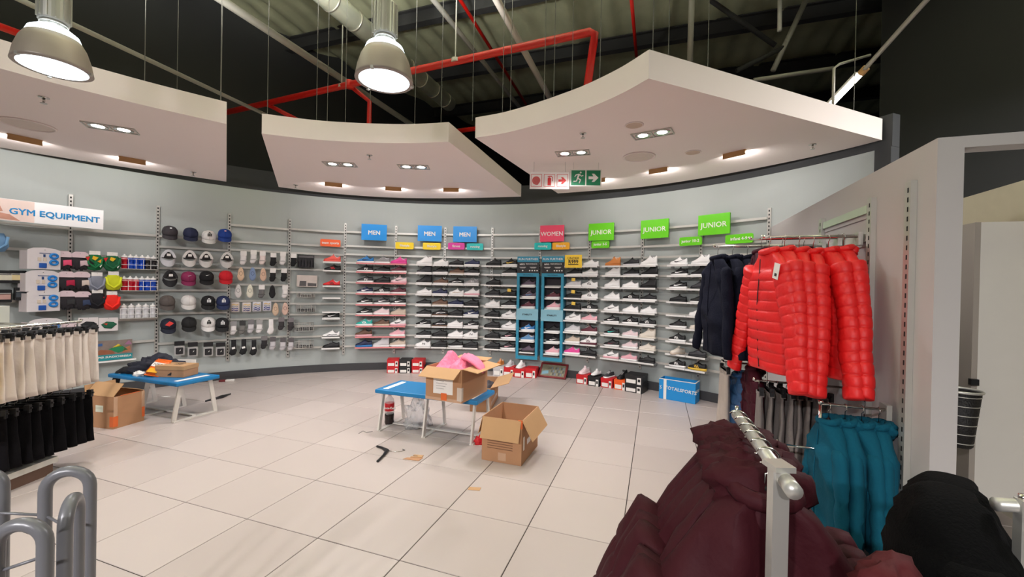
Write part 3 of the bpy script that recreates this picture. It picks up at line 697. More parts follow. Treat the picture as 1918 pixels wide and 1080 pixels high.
# ------------------------------------------------------------------ teal brand displays
M_TEAL = mat('display_teal', (46, 140, 170), 0.45); M_DKPANEL = mat('display_dark', (52, 46, 52), 0.6); M_PALE = mat('display_pale', (134, 184, 200), 0.5)
def brand_display(label, th, specs, where):
    w = 0.40; r = thing('brand_display', label, 'display stand', group='teal shoe displays'); on_wall(r, th, 0, 0.03)
    zt = 2.135
    MB().bb(-w / 2, w / 2, -0.02, 0.0, 0.36, 1.80).build('back_board', M_DKPANEL, r)
    MB().bb(-w / 2, w / 2, -0.20, -0.165, zt - 0.10, zt).build('header', M_TEAL, r)
    lettering('RUN FURTHER', 0.055, M_PAPER, r, (0, -0.2015, zt - 0.05))
    h = MB().bb(-w / 2, w / 2, -0.195, -0.17, 1.84, zt - 0.101).build('info_panel', mat('panel_black', (34, 32, 34), 0.5), r)
    lettering('asics', 0.05, M_PAPER, h, (-0.11, -0.1965, 2.0), bold=0.001); lettering('PERFORMANCE', 0.03, M_PAPER, h, (0.06, -0.1965, 2.0))
    for x in (-0.1, 0.09): MB().bb(x - 0.06, x + 0.06, -0.1965, -0.195, 1.942, 1.948).bb(x - 0.045, x + 0.045, -0.1965, -0.195, 1.928, 1.933).build('caption_line', M_PAPER, h)
    for x in (-0.1, 0.03, 0.075, 0.12, 0.165): MB().lathe([(0.001, -0.002), (0.013, -0.002), (0.013, 0.0), (0.001, 0.0)], 10).build('round_icon', M_PAPER, h).matrix_local = Matrix.Translation((x, -0.196, 1.885)) @ Matrix.Rotation(PI / 2, 4, 'X')
    fr = MB()
    for a, b, c, d in ((-w / 2, w / 2, 1.775, 1.838), (-w / 2, w / 2, 0.30, 0.36), (-w / 2, -w / 2 + 0.045, 0.36, 1.775), (w / 2 - 0.045, w / 2, 0.36, 1.775)): fr.bb(a, b, -0.20, -0.17, c, d)
    f = fr.build('front_frame', M_TEAL, r)
    lettering('GEL-CUMULUS', 0.028, M_INK, f, (0, -0.2015, 1.806))
    for s in (-1, 1): MB().bb(s * (w / 2 - 0.004) - 0.004, s * (w / 2 - 0.004) + 0.004, -0.17, -0.02, 0.36, 1.80).build('side_board', M_TEAL, r)
    b = MB().bb(-w / 2, w / 2, -0.203, -0.165, 1.00, 1.20).build('middle_panel', M_PALE, r)
    lettering('STABILITY' , 0.04, M_INK, b, (0, -0.2045, 1.10), bold=0.001)
    for k, (z, sp) in enumerate(zip((1.605, 1.40, 1.215, 0.805, 0.62, 0.42), specs)):
        MB().bb(-w / 2 + 0.05, w / 2 - 0.06, -0.16, -0.021, z - 0.012, z - 0.004).bb(-w / 2 + 0.05, w / 2 - 0.08, -0.168, -0.16, z - 0.022, z + 0.002).build('ledge', M_STRIP, r)
        if sp:
            s = make_shoe(sp, '%s, %s ledge of %s' % (shoe_words(sp), ORD[k], where), 0.95, 'shoes in the teal displays'); on_wall(s, th + rnd.uniform(-.2, 0.1), z - 0.004, 0.03 + 0.1)
brand_display('tall teal framed shoe display, left of the pair', 17.0, ['r v w', 'r v w S s', 'r m w', 'r b w S w', 'r s w', 'r v k'], 'left teal display')
brand_display('tall teal framed shoe display, right of the pair', 21.95, ['', 'r m w', 'r p w', 'r k w', 'r k w S l', 'r p w'], 'right teal display')
r = thing('offer_sign', 'yellow UNDER R999 price sign beside the teal display', 'sign'); on_wall(r, *(26.08,2.046), 0.25)
MB().bb(-0.15, 0.15, -0.006, 0.0, -0.11, 0.11).build('board', mat('sign_yellow', (246, 206, 60), 0.45), r)
lettering('UNDER', 0.062, M_INK, r, (0, -0.0075, 0.048)); lettering('R999', 0.085, M_INK, r, (0, -0.0075, -0.012), bold=0.002); MB().bb(-0.09, 0.09, -0.0085, -0.006, -0.062, -0.048).build('bar', M_INK, r)

# ------------------------------------------------------------------ category signs
def cat_sign(label, body, th, z, rgb, d=0.13, w=0.44, h=0.29):
    r = thing('category_sign', label, 'sign', group='category signs on the top rail'); on_wall(r, th, z, d)
    m = mat('sign_%d_%d_%d' % rgb, rgb, 0.4, var=0.04, scale=4)
    e = mat('signedge_%d_%d_%d' % rgb, tuple(int(v * 0.8) for v in rgb), 0.3)
    MB().bb(-w / 2, w / 2, -0.008, 0.0, -h / 2, h / 2).build('face', m, r)
    MB().bb(-w / 2 + .004, w / 2 - .004, 0.0, 0.03, -h / 2 + .004, h / 2 - .004).build('box_back', e, r)
    MB().bb(-0.02, 0.02, 0.03, d - 0.04, -0.02, 0.02).build('bracket', M_STEEL, r)
    lettering(body, 0.105, M_PAPER, r, (0, -0.0092, -0.01), bold=0.003 if body == 'MEN' else 0.001)
cat_sign('blue MEN sign, first from the left', 'MEN', *(-13.98,2.530), (14, 142, 222))
cat_sign('blue MEN sign, middle one of three', 'MEN', *(-3.25,2.548), (14, 142, 222))
cat_sign('blue MEN sign, third and nearest the teal displays', 'MEN', *(3.81,2.546), (14, 142, 222))
cat_sign('coral WOMEN sign above the teal displays', 'WOMEN', *(21.36,2.548), (236, 70, 104))
cat_sign('green JUNIOR sign, first beside WOMEN', 'JUNIOR', *(30.84,2.543), (104, 206, 22))
cat_sign('green JUNIOR sign, middle one of three', 'JUNIOR', *(40.41,2.536), (104, 206, 22))
cat_sign('green JUNIOR sign, third and nearest the hoodies', 'JUNIOR', *(49.91,2.527), (104, 206, 22))
def tag_sign(label, body, th, z, rgb, w=0.33, h=0.125):
    r = thing('topic_tag', label, 'sign', group='rounded topic tags on the second rail'); on_wall(r, th, z, 0.10)
    P = []; rr = 0.022
    for cx, cz, a0 in ((w / 2 - rr, -h / 2 + rr, -PI / 2), (w / 2 - rr, h / 2 - rr, 0), (-w / 2 + rr, h / 2 - rr, PI / 2), (-w / 2 + rr, -h / 2 + rr, PI)):
        for k in range(5): P.append((cx + rr * math.cos(a0 + k * PI / 8), cz + rr * math.sin(a0 + k * PI / 8)))
    MB().prism(P, -0.02, 0.0).build('plate', mat('sign_%d_%d_%d' % rgb, rgb, 0.4, var=0.03, scale=4), r)
    lettering(body, 0.058, M_PAPER, r, (0, -0.0215, 0), bold=0.0015)
    MB().bb(-0.02, 0.02, 0.0, 0.05, -0.04, -0.01).build('clip', M_STEEL, r)
tag_sign('orange team sports tag left of the first MEN sign', 'team sports', *(-21.88,2.301), (246, 104, 52))
tag_sign('left of the two yellow topic tags', 'lifestyle', *(-8.17,2.310), (246, 214, 20))
tag_sign('yellow topic tag under the middle MEN sign', 'lifestyle', *(-2.83,2.314), (246, 214, 20))
tag_sign('magenta fitness topic tag', 'fitness', *(2.08,2.324), (212, 48, 152), 0.31)
tag_sign('turquoise running tag beside the magenta one', 'running', *(5.85,2.318), (20, 190, 186), 0.31)
tag_sign('turquoise running tag under WOMEN', 'running', *(19.52,2.327), (20, 190, 186), 0.31)
tag_sign('amber topic tag under WOMEN', 'lifestyle', *(23.11,2.326), (246, 176, 30), 0.31)
tag_sign('green junior 3-5 tag', 'junior 3-5', *(30.68,2.335), (104, 206, 22), 0.31)
tag_sign('green junior 10-2 tag', 'junior 10-2', *(46.30,2.315), (104, 206, 22), 0.33)
tag_sign('green infant 4-9 tag above the hoodies', 'infant 4-9', *(53.53,2.301), (104, 206, 22), 0.36)

# ================================================================== caps
def dome(r, h, n=18, m=8, sy=1.0):
    return [(r * math.cos(a * PI / 2 / m) if a < m else 0.001, h * math.sin(a * PI / 2 / m)) for a in range(m + 1)]
def cap_meshes():
    crown = MB(); prof = [(0.088, 0.0), (0.092, 0.03), (0.086, 0.065), (0.07, 0.092), (0.045, 0.108), (0.02, 0.114), (0.001, 0.115)]
    crown.lathe(prof, 20, sy=1.12)
    rows = []
    for k in range(5):
        t = k / 4; row = []
        for j in range(11):
            a = PI * (0.08 + 0.84 * j / 10); rr = 0.088 + 0.078 * t * math.sin(a) ** 0.6
            x = math.cos(a) * (0.086 + 0.004 * t); y = -math.sin(a) * (0.086 + 0.088 * t)
            row.append((x, y, 0.012 - 0.03 * t - 0.018 * (x / 0.09) ** 2 * t))
        rows.append(row)
    low = [[(x, y, z - 0.004) for x, y, z in r] for r in rows]
    brim = MB().loft(rows, closed=False).loft([list(r) for r in reversed(low)], closed=False); brim.loft([rows[-1], low[-1]], closed=False)
    button = MB().lathe([(0.009, 0.112), (0.009, 0.118), (0.001, 0.121)], 10)
    seams = MB()
    for k in range(6):
        a = k * PI / 3 + PI / 6
        seams.tube([((r + 0.0015) * math.cos(a), 1.12 * (r + 0.0015) * math.sin(a), z) for r, z in prof[:-1]], 0.0015, 4)
    back = MB()   # open back with strap, seen when a cap hangs by its strap
    arch = [(0.085 * math.cos(PI * k / 14) * (1 - 0.25 * math.sin(PI * k / 14)), 0.115 * math.sin(PI * k / 14)) for k in range(15)]
    inn = [(x * 0.62, z * 0.68) for x, z in arch]
    for i in range(14):
        back.prism([arch[i], arch[i + 1], inn[i + 1], inn[i]], -0.05, 0.03)
    return dict(crown=crown.mesh('crown', True), brim=brim.mesh('brim', True), button=button.mesh('button', True), seams=seams.mesh('seams'), band=back.mesh('band'))
CAP = cap_meshes()
STRIPES = MB()
for k in (-1, 0, 1): STRIPES.bb(k * 0.018 - 0.006, k * 0.018 + 0.006, -0.002, 0.002, 0, 0.04)
STRIPES = STRIPES.mesh('logo')
def cmat(rgb): return mat('cloth_%d_%d_%d' % rgb, rgb, 0.85, var=0.08, scale=20, bump=0.15, bscale=150)
def cap(label, pos, rgb, style='front', logo=None, lrgb=(240, 240, 240), sc=1.0):
    r = thing('cap', label, 'cap', group='caps on the wall'); on_wall(r, pos[0], pos[1] - 0.04, 0.16)
    if style == 'front':
        b = put('crown', CAP['crown'], cmat(rgb), r); put('brim', CAP['brim'], cmat(tuple(int(v * 0.92) for v in rgb)), r); put('button', CAP['button'], cmat(rgb), r); put('seams', CAP['seams'], cmat(tuple(int(v * 0.85) for v in rgb)), r)
        for c in r.children: c.rotation_euler = (0.45, 0, 0)
    else:
        a = put('band', CAP['band'], cmat(rgb), r)
        b = put('brim', CAP['brim'], cmat(tuple(int(v * 0.96) for v in rgb)), r); b.rotation_euler = (0.95, 0, 0); b.location = (0, 0.03, 0.02)
        MB().lathe([(0.001, -0.02), (0.07, -0.01), (0.066, 0.03), (0.04, 0.07), (0.001, 0.085)], 14, sy=0.6).build('inner_crown', cmat((46, 44, 44)), r, True)
        MB().bb(-0.022, 0.022, -0.062, -0.056, 0.02, 0.055).build('label_patch', M_PAPER, r)
    if logo == '3':
        o = put('logo', STRIPES, cmat(lrgb), r); o.location = (0.0, -0.118, 0.02); o.rotation_euler = (0.2, 0, 0)
        MB().prism([(-.02, .066), (.02, .066), (0.0, .084)], -0.124, -0.114).build('logo', cmat(lrgb), r)
    elif logo == 'dot':
        MB().bb(-0.012, 0.012, -0.118, -0.098, 0.07, 0.084).build('logo', cmat(lrgb), r)
    elif logo == 'swoosh':
        MB().prism([(-.02, .052), (-.01, .045), (.026, .06), (-.008, .053)], -0.125, -0.105).build('logo', cmat(lrgb), r)
    elif logo == 'tag':
        MB().prism([(-.05, .03), (.0, .012), (.05, .055), (.0, .085)], -0.135, -0.130).build('swing_tag', cmat((216, 62, 56)), r)
    MB().tube([(0, 0.128, 0.085), (0, -0.01, 0.10)], 0.004, 6).build('peg', M_CHROME, r)
    r.scale = (sc, sc, sc)
CHAR, NAVY, WHT, BLK = (58, 54, 58), (30, 36, 66), (228, 224, 220), (24, 24, 26)
caps = [((-45.89,2.306), CHAR, 'front', 'dot', (240, 240, 240), 'charcoal cap, first of the top row'), ((-43.24,2.307), NAVY, 'front', None, None, 'navy cap, second of the top row'), ((-40.82,2.288), WHT, 'front', '3', BLK, 'white cap with black stripes in the top row'), ((-38.61,2.332), (24, 60, 140), 'front', 'dot', (240, 180, 190), 'royal blue cap, last of the top row'),
        ((-46.04,1.960), (206, 206, 210), 'back', None, None, 'pale grey open-backed cap, first of second row'), ((-43.34,1.968), (216, 212, 208), 'back', None, None, 'off-white open-backed cap, second of second row'), ((-41.14,1.965), (214, 210, 206), 'back', None, None, 'off-white open-backed cap, third of second row'), ((-38.26,1.972), (208, 204, 200), 'back', None, None, 'off-white open-backed cap, last of second row'),
        ((-45.74,1.663), (34, 34, 36), 'back', None, None, 'black open-backed cap with grey brim edge, third row'), ((-43.43,1.645), (140, 40, 84), 'front', 'swoosh', (240, 220, 230), 'plum pink cap in the third row'), ((-41.03,1.660), BLK, 'front', 'swoosh', (240, 240, 240), 'black cap with white mark between plum and red caps'), ((-38.37,1.676), (206, 26, 40), 'front', None, None, 'bright red cap at the end of third row'),
        ((-46.09,1.286), (92, 84, 80), 'front', None, None, 'brown grey cap, first of the fourth row'), ((-43.39,1.291), (226, 222, 218), 'front', None, None, 'plain white cap in the fourth row'), ((-40.76,1.281), BLK, 'front', '3', (240, 240, 240), 'black cap with white stripes in the fourth row'), ((-38.69,1.279), (34, 46, 86), 'front', '3', (240, 240, 240), 'navy cap with white stripes in the fourth row'),
        ((-45.92,0.948), (30, 34, 50), 'front', 'tag', None, 'dark navy cap with a red swing tag'), ((-43.28,0.960), (28, 28, 28), 'front', None, None, 'plain black cap in the bottom row'), ((-40.71,0.950), (232, 228, 224), 'front', '3', BLK, 'white cap with black stripes in the bottom row'), ((-38.79,0.934), (30, 30, 32), 'front', '3', (240, 240, 240), 'black cap with white stripes in the bottom row')]
for pos, rgb, st, lg, lrgb, lb in caps: cap(lb, pos, rgb, st, lg, lrgb or (240, 240, 240), 1.02)

# ================================================================== socks and small packs
def rounded(w, h, r, n=4):
    P = []
    for cx, cz, a0 in ((w / 2 - r, -h / 2 + r, -PI / 2), (w / 2 - r, h / 2 - r, 0), (-w / 2 + r, h / 2 - r, PI / 2), (-w / 2 + r, -h / 2 + r, PI)):
        for k in range(n + 1): P.append((cx + r * math.cos(a0 + k * PI / 2 / n), cz + r * math.sin(a0 + k * PI / 2 / n)))
    return P
def pillow(poly, d, y0=0.0):
    """soft pad: the outline swells towards its middle on both sides"""
    mb = MB(); cx = sum(p[0] for p in poly) / len(poly); cz = sum(p[1] for p in poly) / len(poly); rings = []
    for s, dy in ((0.35, -1.0), (0.75, -0.85), (0.95, -0.5), (1.0, 0.0), (0.95, 0.5), (0.75, 0.85), (0.35, 1.0)):
        rings.append([(cx + (x - cx) * s, y0 + dy * d / 2, cz + (z - cz) * s) for x, z in poly])
    return mb.loft(rings)
SOCK = [(-.045, .10), (.04, .10), (.042, 0.0), (.038, -.06), (.012, -.105), (-.03, -.11), (-.052, -.085), (-.046, -.05), (-.04, 0)]
def peg(parent, z, d): MB().tube([(0, 0.0, z), (0, d - 0.045, z + 0.004)], 0.003, 6).build('peg', M_CHROME, parent)
PACKM = {}
def pmesh(key, fn):
    if key not in PACKM: PACKM[key] = fn()
    return PACKM[key]
def sock_pack(label, pos, style, rgb, rgb2=(236, 232, 228)):
    r = thing('sock_pack', label, 'socks', group='sock packs on the wall'); d = 0.12; on_wall(r, pos[0], pos[1], d)
    if style == 'insole':
        P = [(0.052 * math.cos(a) * (1.0 if math.sin(a) < 0 else 0.82), 0.11 * math.sin(a)) for a in [2 * PI * k / 20 for k in range(20)]]
        put('sock', pmesh('insole', lambda: pillow(P, 0.03).mesh('sock', True)), cmat(rgb), r)
        put('ring_print', pmesh('iring', lambda: MB().tube([(0.022 * math.cos(k * PI / 8), -0.0155, 0.01 + 0.03 * math.sin(k * PI / 8)) for k in range(16)], 0.0025, 4, loop=True).mesh('ring_print')), cmat(tuple(int(v * 0.6) for v in rgb)), r)
        peg(r, 0.10, d)
    elif style == 'card':
        put('sock', pmesh('scard', lambda: pillow(SOCK, 0.05).mesh('sock', True)), cmat(rgb), r)
        put('card', pmesh('ccard', lambda: MB().prism(rounded(0.085, 0.075, 0.008), -0.03, -0.026).mesh('card')), cmat(rgb2), r).location = (0, 0, 0.075)
        put('cuff', pmesh('cuff', lambda: MB().bb(-0.05, 0.05, -0.028, 0.028, -0.052, -0.036).mesh('cuff')), cmat(tuple(min(255, int(v * 0.8)) for v in rgb)), r)
        peg(r, 0.115, d)
    elif style == 'multi':
        put('bag', pmesh('mbag', lambda: pillow(rounded(0.125, 0.16, 0.012), 0.045).mesh('bag', True)), cmat(rgb), r)
        for k, c in enumerate(((214, 180, 110), (150, 150, 150), (52, 66, 130), (60, 60, 110))):
            o = put('sock_print', pmesh('wave', lambda: MB().prism([(-.045, 0), (-.015, .014), (.015, -.002), (.045, .012), (.045, -.004), (.015, -.016), (-.015, 0), (-.045, -.014)], -0.024, -0.0205).mesh('sock_print')), cmat(c), r); o.location = (0, 0, 0.042 - 0.03 * k)
        peg(r, 0.08, d)
    elif style == 'ankle':
        P = [(-.03, .13), (.035, .13), (.04, .0), (.05, -.05), (.03, -.11), (-.02, -.125), (-.06, -.09), (-.045, -.045), (-.028, .0)]
        put('sock', pmesh('ankle', lambda: pillow(P, 0.05).mesh('sock', True)), cmat(rgb), r)
        put('sticker', pmesh('sticker', lambda: MB().prism([(-.02, -.02), (.024, -.012), (.02, .018), (-.024, .01)], -0.03, -0.024).mesh('sticker')), cmat(rgb2), r)
        peg(r, 0.135, d)
    elif style == 'zip':
        put('bag', pmesh('zbag', lambda: MB().prism(rounded(0.105, 0.12, 0.006), -0.012, 0.006).mesh('bag')), mat('bag_silver', (190, 188, 186), 0.3, 0.3), r).location = (0, 0, -0.035)
        put('contents', pmesh('zin', lambda: MB().prism(rounded(0.075, 0.085, 0.008), -0.022, -0.0125).mesh('contents')), cmat(rgb), r).location = (0, 0, -0.038)
        put('header', pmesh('zhead', lambda: MB().prism(rounded(0.105, 0.055, 0.004), -0.014, 0.004).mesh('header')), cmat((32, 30, 32)), r).location = (0, 0, 0.06)
        put('mark', pmesh('zmark', lambda: MB().prism([(-.008, -.012), (.006, -.006), (.008, .014)], -0.025, -0.0225).mesh('mark')), M_PAPER, r).location = (0.004, 0, -0.03)
        peg(r, 0.075, d)
    return r
BK, DG, WT, PK = (26, 26, 28), (84, 80, 82), (232, 228, 226), (236, 220, 214)
socks = [[(456,), ()]]
rows = [('top', [((-35.84,1.970), 'card', WT), ((-34.34,1.995), 'card', WT), ((-32.96,1.984), 'card', PK), ((-31.30,1.965), 'card', BK), ((-29.78,1.990), 'card', WT), ((-28.05,1.971), 'card', BK)]),
        ('second', [((-36.19,1.709), 'insole', (222, 190, 160)), ((-34.45,1.714), 'insole', (126, 146, 182)), ((-32.83,1.710), 'insole', (220, 184, 160)), ((-31.34,1.705), 'card', BK), ((-29.57,1.710), 'card', BK)]),
        ('third', [((-36.54,1.432), 'insole', (220, 216, 212)), ((-34.81,1.433), 'insole', (228, 224, 206)), ((-33.04,1.426), 'card', (110, 108, 108)), ((-31.38,1.427), 'insole', (30, 30, 32)), ((-29.35,1.429), 'card', WT)]),
        ('fourth', [((-36.97,1.174), 'multi', (210, 198, 192)), ((-35.25,1.171), 'multi', (214, 204, 200)), ((-33.73,1.178), 'multi', (206, 204, 210)), ((-32.18,1.186), 'multi', (204, 204, 212)), ((-30.83,1.131), 'insole', (208, 180, 154)), ((-29.30,1.138), 'insole', (214, 180, 164))]),
        ('fifth', [((-37.15,0.839), 'card', WT, (150, 148, 148)), ((-35.83,0.842), 'card', (120, 118, 114), (60, 60, 60)), ((-34.57,0.855), 'card', (206, 202, 204), (120, 118, 120)), ((-33.28,0.850), 'card', WT, (160, 158, 156)), ((-31.54,0.836), 'ankle', WT), ((-29.86,0.885), 'card', (58, 54, 56), (120, 114, 116)), ((-28.31,0.872), 'card', (60, 56, 58), (120, 114, 116))]),
        ('bottom', [((-37.11,0.521), 'ankle', BK), ((-35.63,0.520), 'ankle', BK), ((-34.11,0.501), 'ankle', BK), ((-32.50,0.581), 'card', (44, 42, 44), (120, 116, 116)), ((-31.17,0.556), 'card', (196, 192, 194), (90, 86, 88)), ((-29.55,0.539), 'card', (198, 194, 196), (90, 86, 88)), ((-28.26,0.533), 'card', (196, 192, 194), (88, 84, 86))])]
CN = {'card': 'socks on a header card', 'insole': 'no-show liner socks', 'multi': 'printed multi-pack of socks', 'ankle': 'hanging ankle socks'}
def tone(c):
    s = sum(c) / 3
    if max(c) - min(c) > 26: return 'blue' if c[2] > c[0] else 'beige'
    return 'black' if s < 50 else 'dark grey' if s < 90 else 'grey' if s < 150 else 'pale'
for rn, items in rows:
    for k, it in enumerate(items):
        sock_pack('%s %s, %s from left in the %s sock row' % (tone(it[2]), CN[it[1]], ORD[k], rn), it[0], it[1], *it[2:])
for k, pos in enumerate(((-44.42,0.576), (-42.69,0.546), (-40.62,0.530), (-38.93,0.517))):
    o = sock_pack('clear zip pack with black item below the caps, %s from left' % ORD[k], pos, 'zip', (40, 38, 40)); o['category'] = 'pack'; o['group'] = 'zip packs below the caps'; o.name = 'accessory_pack'; o.scale = (1.15,) * 3

# ------------------------------------------------------------------ wire baskets right of the socks
def wire_basket(label, pos, w=0.30, h=0.10, dp=0.16, fill=None):
    r = thing('wire_basket', label, 'basket', group='wire baskets on the wall'); on_wall(r, pos[0], pos[1], 0.04)
    wires = MB(); fr = MB(); x, y0, y1 = w / 2, -dp, -0.005
    for z in (-h / 2, h / 2): fr.tube([(-x, y0, z), (x, y0, z), (x, y1, z), (-x, y1, z)], 0.004, 5, loop=True)
    for k in range(11):
        a = -x + w * k / 10; wires.tube([(a, y0, h / 2), (a, y0, -h / 2), (a, y1, -h / 2)], 0.003, 4)
    for k in range(1, 4): wires.tube([(-x, y0, -h / 2 + h * k / 4), (x, y0, -h / 2 + h * k / 4)], 0.003, 4)
    for k in range(6):
        b = y0 + (y1 - y0) * k / 5
        for s in (-1, 1): wires.tube([(s * x, b, h / 2), (s * x, b, -h / 2)], 0.003, 4)
    fr.build('rim', M_STEEL, r, True); wires.build('wire_mesh', M_STEEL, r)['kind'] = 'stuff'
    for s in (-0.6, 0.6): MB().bb(s * x - 0.012, s * x + 0.012, -0.006, 0.006, -0.03, h / 2 + 0.01).build('hook_plate', M_STEEL, r)
    p = wall_point(pos[0], pos[1], 0.04)
    if fill:
        for k in range(fill):
            b = MB(); q = rnd.uniform(0.03, 0.055); b.lathe([(0.02, 0), (0.022, 0.01), (0.022, q), (0.012, q + 0.01), (0.001, q + 0.012)], 10)
            o = b.build('care_bottle', cmat(rnd.choice([(40, 40, 42), (66, 66, 70), (52, 50, 48)])), None, True); tag(o, 'dark care product, %s from left in basket %s' % (ORD[k], label.replace('wire basket ', '')), 'bottle', 'care products in the ' + label)
            a = math.radians(pos[0]); lx = -x + 0.035 + (w - 0.07) * k / max(1, fill - 1); ly = -dp / 2 + rnd.uniform(-.03, .03)
            o.location = (p.x + lx * math.cos(a) + ly * math.sin(a), p.y - lx * math.sin(a) + ly * math.cos(a), pos[1] - h / 2 + 0.0022)
wire_basket('wire basket below the picture card', (-25.92,1.378), 0.28, 0.075, 0.15, 5)
wire_basket('wire basket second below the picture card', (-25.88,1.147), 0.29, 0.12, 0.15, 5)
wire_basket('wire basket third below the picture card', (-26.10,0.825), 0.29, 0.13, 0.15, 5)
wire_basket('wire basket lowest beside the socks', (-26.05,0.520), 0.29, 0.12, 0.15, 5)
p_ = (-26.02,1.960); r = thing('counter_display', 'black display box of small packs right of the socks', 'display box'); on_wall(r, p_[0], p_[1] - 0.11, 0.045)
MB().bb(-0.13, 0.13, -0.12, -0.0, 0, 0.012).bb(-0.13, 0.13, -0.012, 0.0, 0.012, 0.22).bb(-0.13, -0.122, -0.12, -0.012, 0.012, 0.1).bb(0.122, 0.13, -0.12, -0.012, 0.012, 0.1).build('box_body', M_BLACKP, r)
MB().bb(-0.12, 0.12, -0.016, -0.0125, 0.175, 0.21).build('header_print', mat('print_grey', (96, 94, 96), 0.6), r)
for ri in range(2):
    for k in range(5): MB().bb(-0.115 + k * 0.047, -0.078 + k * 0.047, -0.05 - 0.045 * (1 - ri), -0.02 - 0.045 * (1 - ri), 0.0125, 0.075 + 0.06 * ri).build('small_pack', cmat((48, 46, 50)), r)
p_ = (-25.79,1.619); r = thing('picture_card', 'pale picture card standing behind the wire basket', 'card'); on_wall(r, p_[0], p_[1] - 0.10, 0.07)
MB().bb(-0.16, 0.16, -0.004, 0.0, 0, 0.2).build('card_sheet', mat('card_pale', (206, 194, 186), 0.6, var=0.12, scale=14), r)
MB().prism([(-.12, .01), (-.01, .01), (-.01, .1), (-.11, .1)], -0.006, -0.0041).prism([(.01, .01), (.15, .01), (.15, .06), (.01, .07)], -0.006, -0.0041).build('photo_print', mat('photo_grey', (88, 84, 84), 0.6, var=0.3, scale=40), r)

# ================================================================== left accessories
def blister(label, pos):
    r = thing('blister_card', label, 'pack', group='white cards of blue exercise bands'); d = 0.20; on_wall(r, pos[0], pos[1], d, 0.25)
    P = [(-.15, -.13), (.15, -.13), (.15, .10), (.10, .125), (0, .135), (-.10, .125), (-.15, .10)]
    MB().prism(P, -0.05, -0.045).build('card', mat('card_white', (222, 216, 216), 0.5), r)
    MB().bb(-.15, .15, -0.045, 0.10, -.13, -.126).bb(-.15, -.146, -0.045, 0.10, -.126, .09).build('pack_side', mat('card_side', (206, 194, 192), 0.6), r)
    bl = mat('band_blue', (24, 128, 206), 0.4)
    for x, z in ((0.085, 0.035), (0.085, -0.045)):
        MB().tube([(x + 0.034 * math.cos(k * PI / 8), -0.058, z + 0.026 * math.sin(k * PI / 8)) for k in range(16)], 0.013, 7, loop=True).build('band_loop', bl, r, True)
    MB().bb(-0.05, 0.02, -0.062, -0.0505, -0.115, -0.055).build('band_roll', mat('band_navy', (24, 84, 170), 0.4), r, bevel=0.008)
    MB().bb(-0.045, 0.065, -0.054, -0.0505, 0.062, 0.068).bb(-0.01, 0.008, -0.056, -0.0505, 0.02, 0.052).build('print', mat('print_blue', (40, 70, 120), 0.5), r)
    for x in (-0.06, -0.01): MB().bb(x, x + 0.03, -0.056, -0.0505, -0.03, 0.012).build('figure_print', mat('print_sand', (214, 200, 182), 0.6), r)
    MB().tube([(0, -0.06, 0.105), (0, d - 0.045, 0.108)], 0.004, 6).build('peg', M_CHROME, r)
for lb, pos in (('white card of blue exercise bands, topmost of four', (-59.53,1.824)), ('white card of blue exercise bands, second from top', (-59.65,1.550)), ('white card of blue exercise bands, third from top', (-59.53,1.309)), ('white card of blue exercise bands, behind the shorts rail', (-59.30,0.961))): blister(lb, pos)
def glove_pack(label, pos, accent, body=(34, 30, 34), s=1.0):
    r = thing('glove_pack', label, 'gloves', group='glove packs on the wall'); d = 0.17; on_wall(r, pos[0], pos[1], d)
    MB().prism([(-.07, .04), (.075, .04), (.08, .085), (.05, .115), (-.04, .115), (-.075, .09)], -0.03, -0.026).build('header', mat('card_pinkish', (218, 196, 200), 0.6), r)
    mb = pillow([(-.085, .04), (.08, .04), (.09, -.03), (.075, -.10), (.02, -.115), (-.05, -.11), (-.09, -.05)], 0.07); mb.build('glove', cmat(body), r, True)
    for x, l in ((-0.06, -.105), (-0.025, -.125), (0.015, -.13), (0.05, -.115)): MB().tube([(x, -0.01, -0.05), (x, -0.018, l)], [0.02, 0.016], 7).build('finger', cmat(body), r, True)
    pillow([(.0, .0), (.075, .01), (.08, -.07), (.04, -.055), (.0, -.075)], 0.02, -0.037).build('palm_patch', cmat(accent), r, True)
    MB().tube([(0, -0.035, 0.09), (0, d - 0.045, 0.093)], 0.003, 6).build('peg', M_CHROME, r)
    r.scale = (s, s, s)
for lb, pos, ac in (('black gloves with bright pink palm, top row', (-57.55,1.816), (228, 80, 116)), ('black and crimson gloves, second row', (-57.22,1.561), (176, 30, 66)), ('plain black gloves, third row beside the white card', (-57.14,1.316), (44, 44, 46)), ('dark gloves behind the shorts rail', (-57.00,0.928), (60, 58, 62)),
                    ('black gloves with pale pink patch, top row', (-55.89,1.819), (206, 178, 184)), ('black gloves with cream pattern, second row', (-55.70,1.564), (214, 198, 186)), ('dark blue tinted gloves, third row', (-55.57,1.307), (50, 62, 90))): glove_pack(lb, pos, ac)
